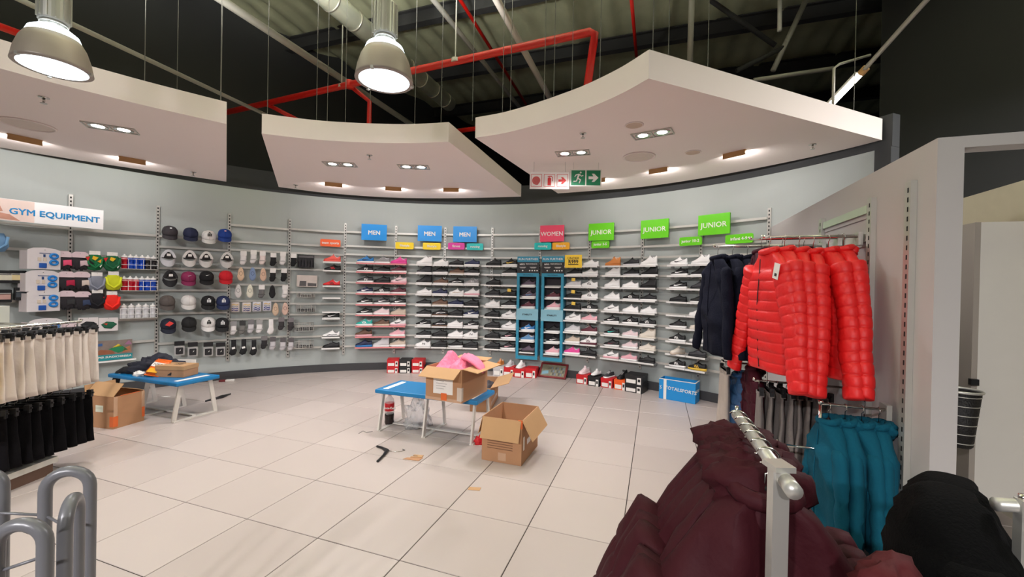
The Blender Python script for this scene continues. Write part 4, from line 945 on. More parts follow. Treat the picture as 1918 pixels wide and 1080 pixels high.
def scarf(label, pos, rgb, patches=(), card=True):
    r = thing('neck_scarf', label, 'scarf', group='hanging scarves'); d = 0.17; on_wall(r, pos[0], pos[1], d)
    P = [(-.05, .10), (.05, .10), (.085, .03), (.095, -.05), (.06, -.11), (0, -.125), (-.06, -.11), (-.095, -.05), (-.085, .03)]
    mb = pillow(P, 0.08)
    mb.v = [(x, y + 0.008 * math.sin(z * 90 + x * 60), z) for x, y, z in mb.v]; mb.build('cloth', cmat(rgb), r, True)
    MB().tube([(-.075, -.03, .06), (-.06, -.045, -.03), (0, -.05, -.085), (.06, -.045, -.03), (.075, -.03, .06)], 0.014, 7).build('fold', cmat(tuple(min(255, int(v * 1.08)) for v in rgb)), r, True)
    for k, (c, q) in enumerate(patches): MB().prism(q, -0.052, -0.030).build('patch', cmat(c), r)
    if card: MB().bb(-0.055, 0.05, -0.03, -0.025, 0.085, 0.135).build('header', M_PAPER, r)
    MB().tube([(0, -0.03, 0.12), (0, d - 0.045, 0.123)], 0.003, 6).build('peg', M_CHROME, r)
FLAG = [((20, 20, 20), [(-.06, .02), (-.01, -.03), (-.06, -.08)]), ((240, 190, 40), [(-.02, .07), (.03, .05), (.0, .01), (-.03, .03)]), ((208, 40, 40), [(-.09, .05), (-.05, .06), (-.07, .0)]), ((240, 240, 236), [(.03, -.04), (.07, -.03), (.05, -.08)]), ((238, 170, 50), [(.02, -.0), (.06, .03), (.05, -.02)])]
scarf('green flag-coloured scarf in the top row', (-54.37,1.820), (18, 110, 62), FLAG); scarf('second flag-coloured scarf, next to the bottles', (-52.51,1.816), (22, 96, 58), FLAG[1:4])
scarf('grey patterned neck scarf, second row', (-54.12,1.539), (128, 132, 144)); scarf('lime yellow neck scarf', (-52.36,1.556), (206, 212, 40)); scarf('pale blue mesh scarf at the left picture edge', (-63.31,1.998), (110, 150, 186), (), False); scarf('plain black neck scarf', (-54.04,1.312), (22, 20, 26)); scarf('bright red orange neck scarf', (-52.51,1.288), (236, 44, 30))
def mask_pack(label, pos, col):
    r = thing('mask_pack', label, 'pack', group='face mask packs'); d = 0.15; on_wall(r, pos[0], pos[1], d)
    MB().prism(rounded(0.19, 0.18, 0.006), -0.008, 0.0).build('bag', mat('bag_white', (224, 216, 214), 0.35), r)
    pillow([(-.075, .0), (-.02, .04), (.05, .03), (.085, -.0), (.03, -.06), (-.04, -.05)], 0.02, -0.012).build('mask', cmat(col), r, True)
    if col[1] > 60: MB().prism([(-.05, .012), (-.01, .018), (-.02, -.01)], -0.026, -0.018).build('print', cmat((200, 60, 40)), r)
    MB().tube([(0, -0.01, 0.08), (0, d - 0.045, 0.083)], 0.003, 6).build('peg', M_CHROME, r)
mask_pack('white pack with black face mask', (-54.90,0.987), (30, 32, 34)); mask_pack('white pack with flag-coloured face mask', (-52.79,0.975), (30, 92, 66))
for lb, pos, c in (('black grip pack with pale label at the picture edge', (-62.63,1.593), (206, 200, 180)), ('black grip pack with cream label, second from the edge', (-61.52,1.596), (214, 196, 150)), ('small striped pack under the grip packs', (-62.75,1.368), (190, 150, 140)), ('dark flat pack beside the exercise band card', (-61.09,1.392), (70, 76, 82))):
    r = thing('grip_pack', lb, 'pack', group='small black packs'); on_wall(r, pos[0], pos[1], 0.15)
    MB().prism(rounded(0.13, 0.15, 0.01), -0.03, 0.03).build('case', cmat((24, 24, 26)), r); MB().bb(-0.055, 0.055, -0.034, -0.0301, -0.04, 0.02).build('label_print', cmat(c), r); MB().bb(-0.055, 0.055, -0.036, -0.0301, 0.03, 0.036).build('stripe', M_PAPER, r)
    MB().tube([(0, 0.03, 0.06), (0, 0.105, 0.062)], 0.003, 6).build('peg', M_CHROME, r)
# sports bottles in wire racks
def bottle_mesh():
    return (MB().lathe([(0.001, 0), (0.034, 0), (0.037, 0.008), (0.037, 0.06), (0.032, 0.075), (0.032, 0.09), (0.037, 0.105), (0.037, 0.14), (0.034, 0.15), (0.001, 0.15)], 16).mesh('body', True),
            MB().lathe([(0.036, 0.15), (0.036, 0.168), (0.024, 0.178), (0.010, 0.184), (0.010, 0.20), (0.001, 0.202)], 14).mesh('cap', True))
BB, BC = bottle_mesh()
def bottle_rack(label, rowname, t0, t1, z, cols):
    tm = (t0 + t1) / 2; r = thing('bottle_rack', label, 'rack', group='wire bottle racks'); on_wall(r, tm, z, 0.03); w = math.radians(t1 - t0) * (WR - 0.1)
    MB().bb(-w / 2, w / 2, -0.14, -0.0, -0.012, -0.004).build('tray', M_RAIL, r)
    fr = MB()
    for zz in (0.05, 0.13): fr.tube([(-w / 2, -0.005, zz), (-w / 2, -0.142, zz), (w / 2, -0.142, zz), (w / 2, -0.005, zz)], 0.003, 5)
    for k in range(6): fr.tube([(-w / 2 + w * k / 5, -0.142, -0.004), (-w / 2 + w * k / 5, -0.142, 0.13)], 0.003, 5)
    fr.build('wire_front', M_WHITE, r)
    n = len(cols); a = math.radians(tm); p = wall_point(tm, z, 0.03)
    for k, c in enumerate(cols):
        o = thing('sports_bottle', '%s sports bottle with white cap, %s in the %s bottle rack' % ({'r': 'red', 'b': 'blue', 'k': 'black', 'w': 'white'}[c], ORD[k], rowname), 'bottle', group='sports bottles'); 
        lx = -w / 2 + 0.042 + (w - 0.084) * k / (n - 1); ly = -0.09
        o.location = (p.x + lx * math.cos(a) + ly * math.sin(a), p.y - lx * math.sin(a) + ly * math.cos(a), z - 0.0035)
        put('body', BB, mat('bottle_' + c, {'r': (190, 26, 44), 'b': (20, 70, 176), 'k': (30, 28, 32), 'w': (214, 214, 216)}[c], 0.25), o); put('cap', BC, M_WHITE, o)
a_, b_ = (-51.53,1.756), (-47.31,1.775)
bottle_rack('wire rack with red, blue and black bottles', 'top', a_[0], b_[0], (-49.43,1.743)[1], 'rbbbkk'); bottle_rack('wire rack with red and blue bottles below', 'middle', a_[0], b_[0], (-49.40,1.439)[1], 'rrrbbb'); bottle_rack('wire rack with five white bottles', 'bottom', a_[0], b_[0], (-49.35,1.051)[1], 'wwwww')
# poster on a clear ledge
p_ = (-52.23,0.478); r = thing('poster_ledge', 'clear wall ledge under the swimmer poster', 'shelf'); on_wall(r, p_[0] - 0.3, p_[1], 0.03); MB().bb(-0.26, 0.26, -0.15, 0, -0.01, -0.002).build('deck', M_DECK, r); MB().bb(-0.26, 0.26, -0.156, -0.1495, -0.016, 0.006).build('front_strip', M_STRIP, r)
r = thing('poster', 'colourful poster with teal text banner on the ledge', 'poster'); on_wall(r, p_[0], p_[1], 0.09)
MB().bb(-0.205, 0.205, -0.006, 0, 0, 0.27).build('sheet', mat('poster_photo', (134, 120, 112), 0.4, var=0.45, scale=9), r)
b = MB().bb(-0.207, 0.207, -0.008, -0.0061, 0, 0.075).build('banner', mat('poster_teal', (40, 140, 146), 0.4), r); lettering('HYPER SUNDICHIRELLA', 0.036, M_PAPER, b, (0.005, -0.0095, 0.042), bold=0.001)
for P, c in (([(-.20, .08), (-.12, .15), (.0, .13), (.03, .085)], (150, 92, 66)), ([(-.04, .15), (.08, .20), (.16, .13), (.06, .09)], (40, 128, 84)), ([(.0, .17), (.06, .215), (.10, .18)], (226, 196, 60)), ([(.10, .09), (.19, .10), (.18, .18), (.12, .15)], (176, 112, 80)), ([(-.20, .19), (-.1, .2), (-.1, .235), (-.2, .23)], (60, 96, 150)), ([(.12, .2), (.17, .26), (.2, .2)], (160, 110, 140))):
    MB().prism(P, -0.008, -0.0061).build('picture_shape', mat('poster_%d_%d_%d' % c, c, 0.4, var=0.25, scale=16), r)
p_ = (-55.36,0.421); r = thing('price_tag', 'lone white tag with red print on a peg', 'tag'); on_wall(r, p_[0], p_[1], 0.14)
MB().prism([(-.05, -.06), (.05, -.06), (.05, .04), (.03, .065), (-.03, .065), (-.05, .04)], -0.003, 0).build('card', M_PAPER, r); MB().lathe([(0.001, -.03), (.016, -.025), (.018, 0), (.001, .01)], 12, (0, -0.004, -0.01), 0.2).build('print', mat('print_red', (178, 40, 60), 0.5), r); MB().tube([(0, -0.02, 0.05), (0, 0.11, 0.055)], 0.003, 6).build('peg', M_CHROME, r)
# gym equipment sign board
a_, b_ = wall_point(*(-53.77,2.363), 0.3), wall_point(*(-65.33,2.382), 0.3)
d_ = a_ - b_; L_ = math.hypot(d_.x, d_.y); r = thing('header_sign', 'long white GYM EQUIPMENT header sign', 'sign', ((a_.x + b_.x) / 2, (a_.y + b_.y) / 2, a_.z), math.atan2(d_.y, d_.x))
MB().bb(-L_ / 2, L_ / 2, -0.012, 0, -0.125, 0.125).build('board', mat('lightbox_white', (250, 250, 250), 0.35, var=0.01), r)
MB().bb(-L_ / 2, -0.09, -0.0135, -0.0121, -0.122, 0.122).build('photo_print', mat('gym_photo', (238, 216, 206), 0.5, var=0.2, scale=4), r)
MB().prism([(-.5, -.1), (-.2, -.115), (-.28, -.05), (-.5, -.02)], -0.0155, -0.0136).prism([(-.45, .02), (-.36, .06), (-.33, -.02), (-.44, -.05)], -0.0155, -0.0136).build('figure_print', mat('gym_skin', (204, 150, 128), 0.6, var=0.3, scale=12), r)
lettering('GYM EQUIPMENT', 0.098, mat('letter_blue', (34, 142, 206), 0.4), r, (L_ / 2 - 0.42, -0.0135, -0.012), bold=0.0025)
for x in (-0.3, 0.3): MB().bb(x - 0.015, x + 0.015, 0.0, 0.2, -0.06, -0.03).build('bracket', M_STEEL, r)

# ================================================================== benches
def bench(label, x, y, rz=-PSI):
    r = thing('bench', label, 'bench', (x, y, 0), rz, 'blue try-on benches')
    MB().bb(-0.61, 0.61, -0.245, 0.245, 0.405, 0.45).build('bench_top', M_BENCH, r, bevel=0.012)
    for s in (-1, 1): MB().bb(s * 0.51 - 0.03, s * 0.51 + 0.03, -0.19, 0.17, 0.4502, 0.452).build('white_strip', M_WHITE, r)
    legm = mat('leg_white', (214, 208, 200), 0.45)
    for x0 in (-0.55, 0.0, 0.55):
        for s in (-1, 1):
            MB().beam((x0, s * 0.165, 0.405), (x0, s * 0.235, 0.005), 0.045, 0.018, (1, 0, 0)).build('leg', legm, r)
        MB().bb(x0 - 0.022, x0 + 0.022, -0.245, 0.245, 0.0, 0.012).build('foot_bar', legm, r)
    MB().bb(-0.53, 0.53, -0.02, 0.02, 0.0125, 0.024).build('floor_bar', legm, r)
    MB().bb(-0.55, 0.55, -0.02, 0.02, 0.385, 0.4045).build('top_bar', legm, r)
bench('blue bench with white strips by the left wall, holding a jacket and shoe box', -4.20, 5.06)
bench('blue bench in the middle with the big pink-filled carton', -0.82, 4.58)

# ================================================================== open cartons
def open_box(name, label, p0, p1, p2, z, h, flaps, m=M_CARD, inner=M_CARD_IN, t=0.006, cat='box'):
    """p0 front left, p1 front right, p2 back right base corner; flaps: (side, length, angle from upright)"""
    p0, p1, p2 = Vector(p0[:2]), Vector(p1[:2]), Vector(p2[:2]); ex = (p1 - p0).normalized(); ey = Vector((-ex.y, ex.x))
    w = (p1 - p0).length; d = max(0.05, (p2 - p1).dot(ey)); c = (p0 + p1) / 2
    r = thing(name, label, cat, (c.x, c.y, z), math.atan2(ex.y, ex.x)); r['size'] = (w, d, h)
    x = w / 2
    MB().bb(-x, x, 0, t, 0, h).bb(-x, x, d - t, d, 0, h).bb(-x, -x + t, t, d - t, 0, h).bb(x - t, x, t, d - t, 0, h).bb(-x + t, x - t, t, d - t, 0, t).build('carton_walls', m, r)
    for side, ln, ang in flaps:
        a = math.radians(ang); mb = MB(); q = 0.96
        if side in 'fb':
            s = -1 if side == 'f' else 1; y0 = 0 if side == 'f' else d
            M = Matrix.Translation((0, y0, h)) @ Matrix.Rotation(-s * a, 4, 'X'); mb.bb(-x * q, x * q, -t / 2, t / 2, 0.001, ln, M)
        else:
            s = -1 if side == 'l' else 1
            M = Matrix.Translation((s * x, d / 2, h)) @ Matrix.Rotation(s * a, 4, 'Y'); mb.bb(-t / 2, t / 2, -d / 2 * q, d / 2 * q, 0.001, ln, M)
        mb.build('flap', inner, r)
    return r, w, d
r, w, d = open_box('carton', 'open brown carton on the middle bench, stuffed with pink cloth', (-0.850,4.205), (-0.469,4.042), (-0.294,4.572), 0.4525, 0.33, [('f', 0.16, 118), ('r', 0.17, 98), ('b', 0.13, 84), ('l', 0.10, 165)])
MB().bb(-w * .28, w * .26, -0.002, -0.0003, 0.07, 0.27).build('paper_label', M_PAPER, r)
for k in range(5): MB().bb(-w * .2, w * (.02 + .04 * (k % 3)), -0.0028, -0.0021, 0.12 + k * 0.025, 0.1235 + k * 0.025).build('print_line', mat('ink_grey', (150, 146, 144), 0.7), r)
MB().bb(-w * .06, w * .10, -0.004, -0.0005, 0.01, 0.08).build('orange_tape', M_TAPE_O, r)
MB().bb(w * .38, w * .5 + .002, -0.003, 0.03, 0.02, 0.15).build('clear_tape', mat('tape_pale', (206, 190, 176), 0.2), r)
MB().bb(-w * .5 - .001, w * .5 + .001, -0.0015, -0.0002, 0.0, 0.03).build('bottom_tape', M_TAPE, r)
# pink quilted cloth heaped in the carton
def heap(label, name, cat, parent_box, w, d, z, hgt, m, seed, over=(), fr=1.0):
    mb = MB(); n = 26; rows = []
    for i in range(n + 1):
        row = []
        for j in range(n + 1):
            u, v = i / n * 2 - 1, j / n * 2 - 1
            e = (1 - abs(u) ** 4) * (1 - abs(v) ** 4)
            k = noise.noise((u * 1.6 * fr + seed, v * 1.6 * fr, seed)) * 0.55 + 0.5 + 0.12 * noise.noise((u * 6, v * 6, seed)); k += 0.03 * abs(math.sin(u * 14 + v * 6))
            row.append((u * w / 2, d / 2 + v * d / 2, e * hgt * max(0.15, k)))
        rows.append(row)
    mb.loft(rows, closed=False)
    o = mb.build(name, m, None, True); tag(o, label, cat); o.location = parent_box.location + Vector((0, 0, z)); o.rotation_euler = parent_box.rotation_euler
    return o
M_PINK = mat('pink_quilt', (240, 128, 158), 0.8, var=0.06, bump=0.8, bscale=28)
def pink_heap(w, d):
    mb = MB(); n = 40; rows = []
    for i in range(n + 1):
        row = []
        for j in range(n + 1):
            u, v = i / n * 2 - 1, j / n * 2 - 1
            e = (1 - abs(u) ** 6) * (1 - abs(v) ** 6)
            h = 0.12 + 0.13 * math.exp(-((u + 0.55) / 0.26) ** 2 - ((v - 0.1) / 0.5) ** 2) + 0.09 * math.exp(-((u - 0.35) / 0.4) ** 2 - ((v - 0.2) / 0.6) ** 2) - 0.03 * math.exp(-((u + 0.05) / 0.2) ** 2)
            h += 0.035 * noise.noise((u * 2.5, v * 2.5, 3.3)) + 0.018 * noise.noise((u * 7, v * 7, 1.1)) - 0.010 * abs(math.sin(u * 17 + v * 9)) ** 6 - 0.010 * abs(math.sin(u * 9 - v * 17)) ** 6
            row.append((u * w / 2, d / 2 + v * d / 2, e * h))
        rows.append(row)
    return mb.loft(rows, closed=False)
o = pink_heap(w - 0.02, d - 0.02).build('pink_garment', M_PINK, None, True); tag(o, 'pink quilted garment spilling out of the carton on the bench', 'clothing'); o.location = r.location + Vector((0, 0, 0.225)); o.rotation_euler = r.rotation_euler
mb = MB(); n = 10; P = [(w * .15, d * .55, .17), (w * .34, d * .50, .175), (w * .50, d * .46, .155), (w * .62, d * .42, .135), (w * .74, d * .38, .10), (w * .84, d * .34, .06)]; R = [.07, .085, .085, .075, .06, .02]; rings = []
for k, ((x, y, z), q) in enumerate(zip(P, R)): rings.append([(x + 0.01 * math.cos(a * 3 + k), y + q * math.cos(a) * 1.2, z + q * 0.42 * math.sin(a) + 0.008 * noise.noise((a * 2, k, 5))) for a in [2 * PI * j / 14 for j in range(14)]])
mb.loft(rings).build('sleeve', M_PINK, o, True)
r, w, d = open_box('carton', 'large open brown carton on the floor before the bench', (-0.249,3.841), (0.113,3.710), (0.337,4.179), 0.001, 0.40, [('f', 0.19, 160), ('r', 0.20, 150), ('l', 0.17, 165)])
MB().bb(-w * .08, w * .12, -0.002, -0.0003, 0.02, 0.09).build('clear_tape', M_TAPE, r); MB().bb(w * .40, w * .51, -0.003, 0.02, 0.33, 0.40).build('orange_tape', M_TAPE_O, r)
for k in range(5): MB().bb(-w * .36, w * .28, -0.0012, -0.0002, 0.12 + k * 0.022, 0.126 + k * 0.022).build('print_line', mat('ink_brown', (120, 84, 60), 0.8), r)
MB().bb(w / 2 + .0002, w / 2 + .002, 0.05, 0.08, 0.12, 0.24).bb(w / 2 + .0002, w / 2 + .002, 0.16, 0.26, 0.14, 0.19).build('side_label', M_PAPER, r)
r, w, d = open_box('carton', 'brown carton on the floor behind the middle bench', (-0.505,5.300), (-0.246,5.272), (-0.076,5.965), 0.001, 0.30, [('r', 0.24, 72), ('f', 0.14, 170), ('l', 0.14, 160)])
heap('dark packed garments inside the carton behind the bench', 'packed_garments', 'clothing', r, w - 0.02, d - 0.02, 0.20, 0.14, mat('dark_print_cloth', (66, 62, 66), 0.7, var=0.6, scale=22), 8.1)
MB().bb(-w * .1, w * .3, -0.003, -0.0004, 0.16, 0.26).build('orange_tape', M_TAPE_O, r); MB().bb(w * .5, w * .5 + .003, 0.02, d * .8, 0.06, 0.12).build('clear_tape', M_TAPE, r)
r, w, d = open_box('carton', 'battered brown carton beside the left bench', (-4.195,4.414), (-4.133,4.716), Vector((-4.133,4.716)) + Vector((-4.576,4.544)) - Vector((-4.195,4.414)), 0.001, 0.34, [('b', 0.10, 8), ('l', 0.16, -40), ('r', 0.05, -60)])
MB().bb(-w * .5 - .002, -w * .36, -0.003, 0.05, 0.02, 0.13).build('orange_tape', M_TAPE_O, r); MB().bb(w * .42, w * .5 + .002, -0.003, 0.05, 0.05, 0.16).build('orange_tape', M_TAPE_O, r)
MB().bb(-w * .5, -w * .38, -0.002, -0.0003, 0.131, 0.34).build('clear_tape', M_TAPE, r); MB().bb(w * .40, w * .5, -0.002, -0.0003, 0.161, 0.34).build('clear_tape', M_TAPE, r)
MB().bb(-w / 2 - 0.003, -w / 2 - 0.0003, d * .35, d * .6, 0.17, 0.24).build('white_sticker', mat('sticker_green_white', (222, 226, 206), 0.5), r)
MB().bb(-w * .28, w * .34, -0.004, 0.004, 0.34, 0.345).build('rim_tape', M_TAPE_O, r)

# ------------------------------------------------------------------ things on the left bench
BL = Matrix.Translation((-4.20, 5.06, 0.4525)) @ Matrix.Rotation(-PSI, 4, 'Z')
def on_bench(o, x, y, rz=0.0, z=0.0): o.location = BL @ Vector((x, y, z)); o.rotation_euler = (0, 0, -PSI + rz); return o
r = thing('shoe_carton', 'plain brown shoe box with black three-bar logo on the left bench', 'box'); on_bench(r, 0.20, 0.02, 0.30)
MB().bb(-0.17, 0.17, -0.11, 0.11, 0, 0.125).build('box_base', M_CARD, r); MB().bb(-0.174, 0.174, -0.114, 0.114, 0.085, 0.132).build('lid', M_CARD_IN, r)
lg = MB()
for k in range(3): lg.flat([(-0.03 + k * 0.03, -0.02), (-0.012 + k * 0.03, -0.02), (0.0 + k * 0.03 , 0.03 - 0.014 * (2 - k)), (-0.018 + k * 0.03, 0.03 - 0.014 * (2 - k))], 0.1322, 0.1335)
lg.build('logo', M_INK, r); o = lettering('adidas', 0.05, M_INK, r, (0, 0.05, 0.1328), 0.001, rot=(-PI / 2, 0, 0)); o.rotation_euler = (-PI / 2, 0, PI)
lg = MB()
for k in range(3): lg.prism([(-0.022 + k * 0.015, 0.02), (-0.010 + k * 0.015, 0.02), (0.0 + k * 0.015 - 0.004, 0.034 + 0.01 * k), (-0.012 + k * 0.015 - 0.004, 0.034 + 0.01 * k)], -0.1145, -0.1112)
lg.build('logo', M_INK, r)
r = MB().bb(-0.16, 0.14, -0.002, 0.002, 0, 0.16).build('paper_sheet', M_PAPER); tag(r, 'white paper sheet standing behind the brown shoe box', 'paper'); on_bench(r, 0.10, 0.17, 0.3)
def crumple(name, label, cat, sx, sy, sz, m, seed, amp=0.35, n=18, fq=2.4):
    mb = MB(); rings = []
    for i in range(n + 1):
        a = PI / 2 * i / n if True else 0; ring = []
        for j in range(2 * n):
            b = 2 * PI * j / (2 * n); x, y, z = math.cos(a) * math.cos(b), math.cos(a) * math.sin(b), math.sin(a)
            k = 1 + amp * noise.noise((x * fq + seed, y * fq, z * fq)) + amp * 0.5 * noise.noise((x * fq * 3, y * fq * 3 + seed, z * fq * 3))
            zz = z * k if i else 0
            ring.append((x * k * sx if i < n else x * 0.01, y * k * sy if i < n else 0.0, max(0.0, zz) * sz))
        rings.append(ring)
    mb.loft(rings); o = mb.build(name, m, None, True); return tag(o, label, cat)
o = crumple('folded_jacket', 'crumpled black and navy jacket on the left bench', 'jacket', 0.34, 0.19, 0.16, mat('jacket_navy', (30, 32, 44), 0.75, bump=0.5, bscale=14), 2.2, 0.5, 22); on_bench(o, -0.22, 0.06, 0.25)
mb = MB(); mb.tube([(-0.05, -0.12, 0.03), (-0.30, -0.13, 0.03), (-0.37, -0.14, 0.0), (-0.40, -0.16, -0.13)], [0.06, 0.05, 0.035, 0.04], 10); mb.build('sleeve', mat('jacket_black', (24, 24, 28), 0.8), o, True)
r = thing('snack_bag', 'orange crisp packet lying against the shoe box', 'snack bag'); on_bench(r, 0.03, -0.16, 0.35, 0.006); r.rotation_euler = (-0.85, 0.12, -PSI + 0.35)
mb = pillow([(x, z + 0.125) for x, z in rounded(0.175, 0.21, 0.02)], 0.075); mb.v = [(x, y + 0.010 * noise.noise((x * 26, z * 26, 1)), z + 0.004) for x, y, z in mb.v]; mb.build('bag_foil', mat('foil_orange', (232, 104, 30), 0.32, 0.1, var=0.25, scale=18), r, True)
for z in (0.004, 0.228): MB().bb(-0.085, 0.085, -0.004, 0.004, z, z + 0.02).build('crimped_seal', mat('foil_orange', (232, 104, 30), 0.32), r)
MB().prism([(-.065, .115), (.065, .105), (.07, .165), (-.06, .175)], -0.043, -0.032).build('white_print', mat('print_white', (236, 230, 222), 0.4, var=0.2, scale=40), r); lettering('NIKS', 0.045, M_INK, r, (0.003, -0.044, 0.14), 0.001)
MB().prism([(-.055, .03), (.06, .03), (.05, .085), (-.05, .09)], -0.041, -0.032).build('gold_print', mat('foil_yellow', (240, 176, 40), 0.35), r)
o = crumple('tissue', 'crumpled white tissue beside the crisp packet', 'tissue', 0.075, 0.045, 0.045, M_PAPER, 5, 0.6, 10); on_bench(o, -0.16, -0.17, 0.1)

# ------------------------------------------------------------------ bottle, bag, litter
r = thing('cola_bottle', 'part-full two litre cola bottle with red label and cap', 'bottle', (*(-1.370,4.755), 0.0))
pet = mat('pet_clear', (214, 210, 206), 0.08, alpha=0.35)
MB().lathe([(0.001, 0.175), (0.05, 0.175), (0.052, 0.19), (0.052, 0.25), (0.045, 0.29), (0.02, 0.325), (0.016, 0.345), (0.001, 0.345)], 20).build('bottle_neck', pet, r, True)
MB().lathe([(0.03, 0.0), (0.048, 0.008), (0.053, 0.03), (0.05, 0.06), (0.053, 0.10), (0.051, 0.125), (0.001, 0.126)], 20).build('cola', mat('cola_dark', (36, 22, 18), 0.15), r, True)
MB().lathe([(0.001, 0.126), (0.0515, 0.126), (0.0525, 0.135), (0.0525, 0.16), (0.001, 0.16)], 20).build('bottle_wall', pet, r, True)
lb = MB().lathe([(0.0525, 0.160), (0.054, 0.162), (0.054, 0.245), (0.0525, 0.247), (0.051, 0.2)], 20).build('label_wrap', mat('cola_red', (196, 22, 34), 0.35), r, True)
o = lettering('Coca-Cola', 0.034, M_PAPER, lb, (0.012, -0.0555, 0.20), 0.002, 0.001)
MB().lathe([(0.018, 0.335), (0.018, 0.357), (0.001, 0.359)], 16).build('cap', mat('cap_red', (200, 20, 30), 0.4), r, True)
o = crumple('plastic_bag', 'clear crumpled plastic bag under the middle bench', 'plastic bag', 0.15, 0.13, 0.30, mat('plastic_clear', (226, 226, 226), 0.12, alpha=0.32, bump=1.0, bscale=16), 9, 0.45, 22, 2.0); o.location = (*(-1.039,4.720), 0.0)
r = thing('fallen_hanger', 'black plastic hanger lying on the floor before the bench', 'hanger', (*(-1.149,3.969), 0.0))
a = Vector((-1.292,4.081)) - Vector((-1.149,3.969)); b = Vector((-1.173,3.728)) - Vector((-1.149,3.969))
MB().tube([(a.x, a.y, 0.010), (a.x * .55, a.y * .62, 0.012), (-0.01, 0, 0.014), (b.x * .5, b.y * .45, 0.012), (b.x * .95, b.y * .9, 0.011), (b.x * 1.02, b.y * .98, 0.010)], [0.010, 0.011, 0.018, 0.011, 0.010, 0.012], 8).build('hanger_arms', M_BLACKP, r, True)
MB().tube([(0.0, 0.0, 0.012), (0.05, 0.0, 0.008), (0.12, 0.005, 0.006), (0.15, 0.04, 0.005), (0.12, 0.065, 0.004)], 0.003, 6).build('hook', M_CHROME, r, True)
r = thing('cardboard_scrap', 'torn brown cardboard scrap with a flap on the floor', 'cardboard', (*(-0.878,3.835), 0.0), -0.1)
MB().flat([(-.085, -.035), (.07, -.05), (.085, .02), (-.06, .0)], 0.001, 0.005).build('scrap_base', M_CARD, r); MB().flat([(-.03, .005), (.075, .012), (.08, .06), (-.01, .065), (-.02, .045), (.03, .04), (.03, .025), (-.03, .02)], 0.0055, 0.010).build('scrap_flap', M_CARD_IN, r)
o = MB().flat([(-.05, -.02), (.045, -.03), (.055, .018), (-.04, .026)], 0.0008, 0.003).build('cardboard_piece', M_CARD_IN); tag(o, 'small rectangular cardboard piece alone on the floor', 'cardboard'); o.location = (*(-0.267,3.283), 0)
o = crumple('red_scrap', 'crumpled red paper between bench and big carton', 'paper', 0.05, 0.05, 0.07, mat('scrap_red', (204, 28, 36), 0.6), 4, 0.5, 10); o.location = (*(-0.310,4.230), 0)
o = MB().tube([(*(-4.005,5.488), 0.008), (*(-3.961,5.595), 0.012), (*(-3.926,5.678), 0.012), (*(-3.934,5.873), 0.006)], [0.012, 0.016, 0.028, 0.008], 8).build('black_strap', M_BLACKP, None, True); tag(o, 'black strap lying on the floor right of the left bench', 'strap')
r = thing('litter_packet', 'small red and white packet by the baseboard', 'packet', (*(-4.509,6.612), 0.0), 0.3); MB().bb(0.0, 0.12, -0.03, 0.03, 0, 0.03).build('white_end', M_PAPER, r, bevel=0.006); MB().bb(-0.09, -0.001, -0.03, 0.03, 0, 0.028).build('red_end', mat('packet_red', (120, 40, 44), 0.5, var=0.4, scale=40), r, bevel=0.006)
o = MB().flat([(-.05, -.02), (.04, -.03), (.06, .01), (-.03, .02)], 0.0008, 0.002).build('paper_slip', M_PAPER); tag(o, 'white paper slip on the floor behind the left bench', 'paper'); o.location = (*(-4.702,5.701), 0)
o = MB().tube([(*(-1.599,4.433), 0.003), (*(-1.583,4.515), 0.003), (*(-1.532,4.469), 0.003), (*(-1.476,4.505), 0.003)], 0.003, 5).build('string', mat('string_grey', (120, 116, 112), 0.8)); tag(o, 'thin grey string on the floor left of the middle bench', 'string')

# ================================================================== shoe boxes along the wall
def shoe_box(label, p, rz, rgb, lid=None, w=0.20, l=0.30, h=0.12, z=0.0, d_=0.0):
    r = thing('shoe_box', label, 'shoe box', (p[0], p[1], z), rz, 'shoe boxes along the baseboard')
    m = mat('box_%d_%d_%d' % rgb, rgb, 0.45); m2 = mat('box_%d_%d_%d' % (lid or rgb), lid or rgb, 0.45)
    MB().bb(-w / 2, w / 2, -l / 2, l / 2, 0, h * 0.8).build('box_base', m, r); MB().bb(-w / 2 - .003, w / 2 + .003, -l / 2 - .003, l / 2 + .003, h * 0.66, h).build('lid', m2, r)
    MB().bb(-w * .42, w * .12, -l / 2 - .005, -l / 2 - .0005, h * .1, h * .5).build('end_label', M_PAPER, r); MB().bb(w * .2, w * .42, -l / 2 - .007, -l / 2 - .0033, h * .02, h * .75).build('size_tag', M_PAPER, r)
    MB().bb(w * .24, w * .38, -l / 2 - .008, -l / 2 - .0071, h * .3, h * .6).build('tag_print', M_INK, r)
    return r
RED_, BLK_, ORG_ = (200, 26, 34), (28, 28, 30), (238, 92, 30)
def sb(label, px, rz, rgb, z=0.0, **k):
    k.setdefault('l', 0.24); q = k['l'] / 2 - 0.03
    return shoe_box(label, (px[0] - q * math.sin(rz), px[1] + q * math.cos(rz) - 0.04), rz, rgb, z=z, **k)
sb('red shoe box, lower of the leftmost stack', (-2.112,7.540), 0.12, RED_); sb('red shoe box tilted on top of the leftmost stack', (-2.112,7.540), 0.2, RED_, z=0.1205)
sb('black shoe box beside the leftmost red stack', (-1.896,7.561), 0.1, BLK_); sb('black shoe box, upper beside the leftmost red stack', (-1.896,7.561), 0.05, BLK_, z=0.1205)
sb('red shoe box, lower one left of the pink carton', (-1.678,7.582), 0.1, RED_); sb('red shoe box, upper one left of the pink carton', (-1.678,7.582), 0.0, RED_, z=0.1205)
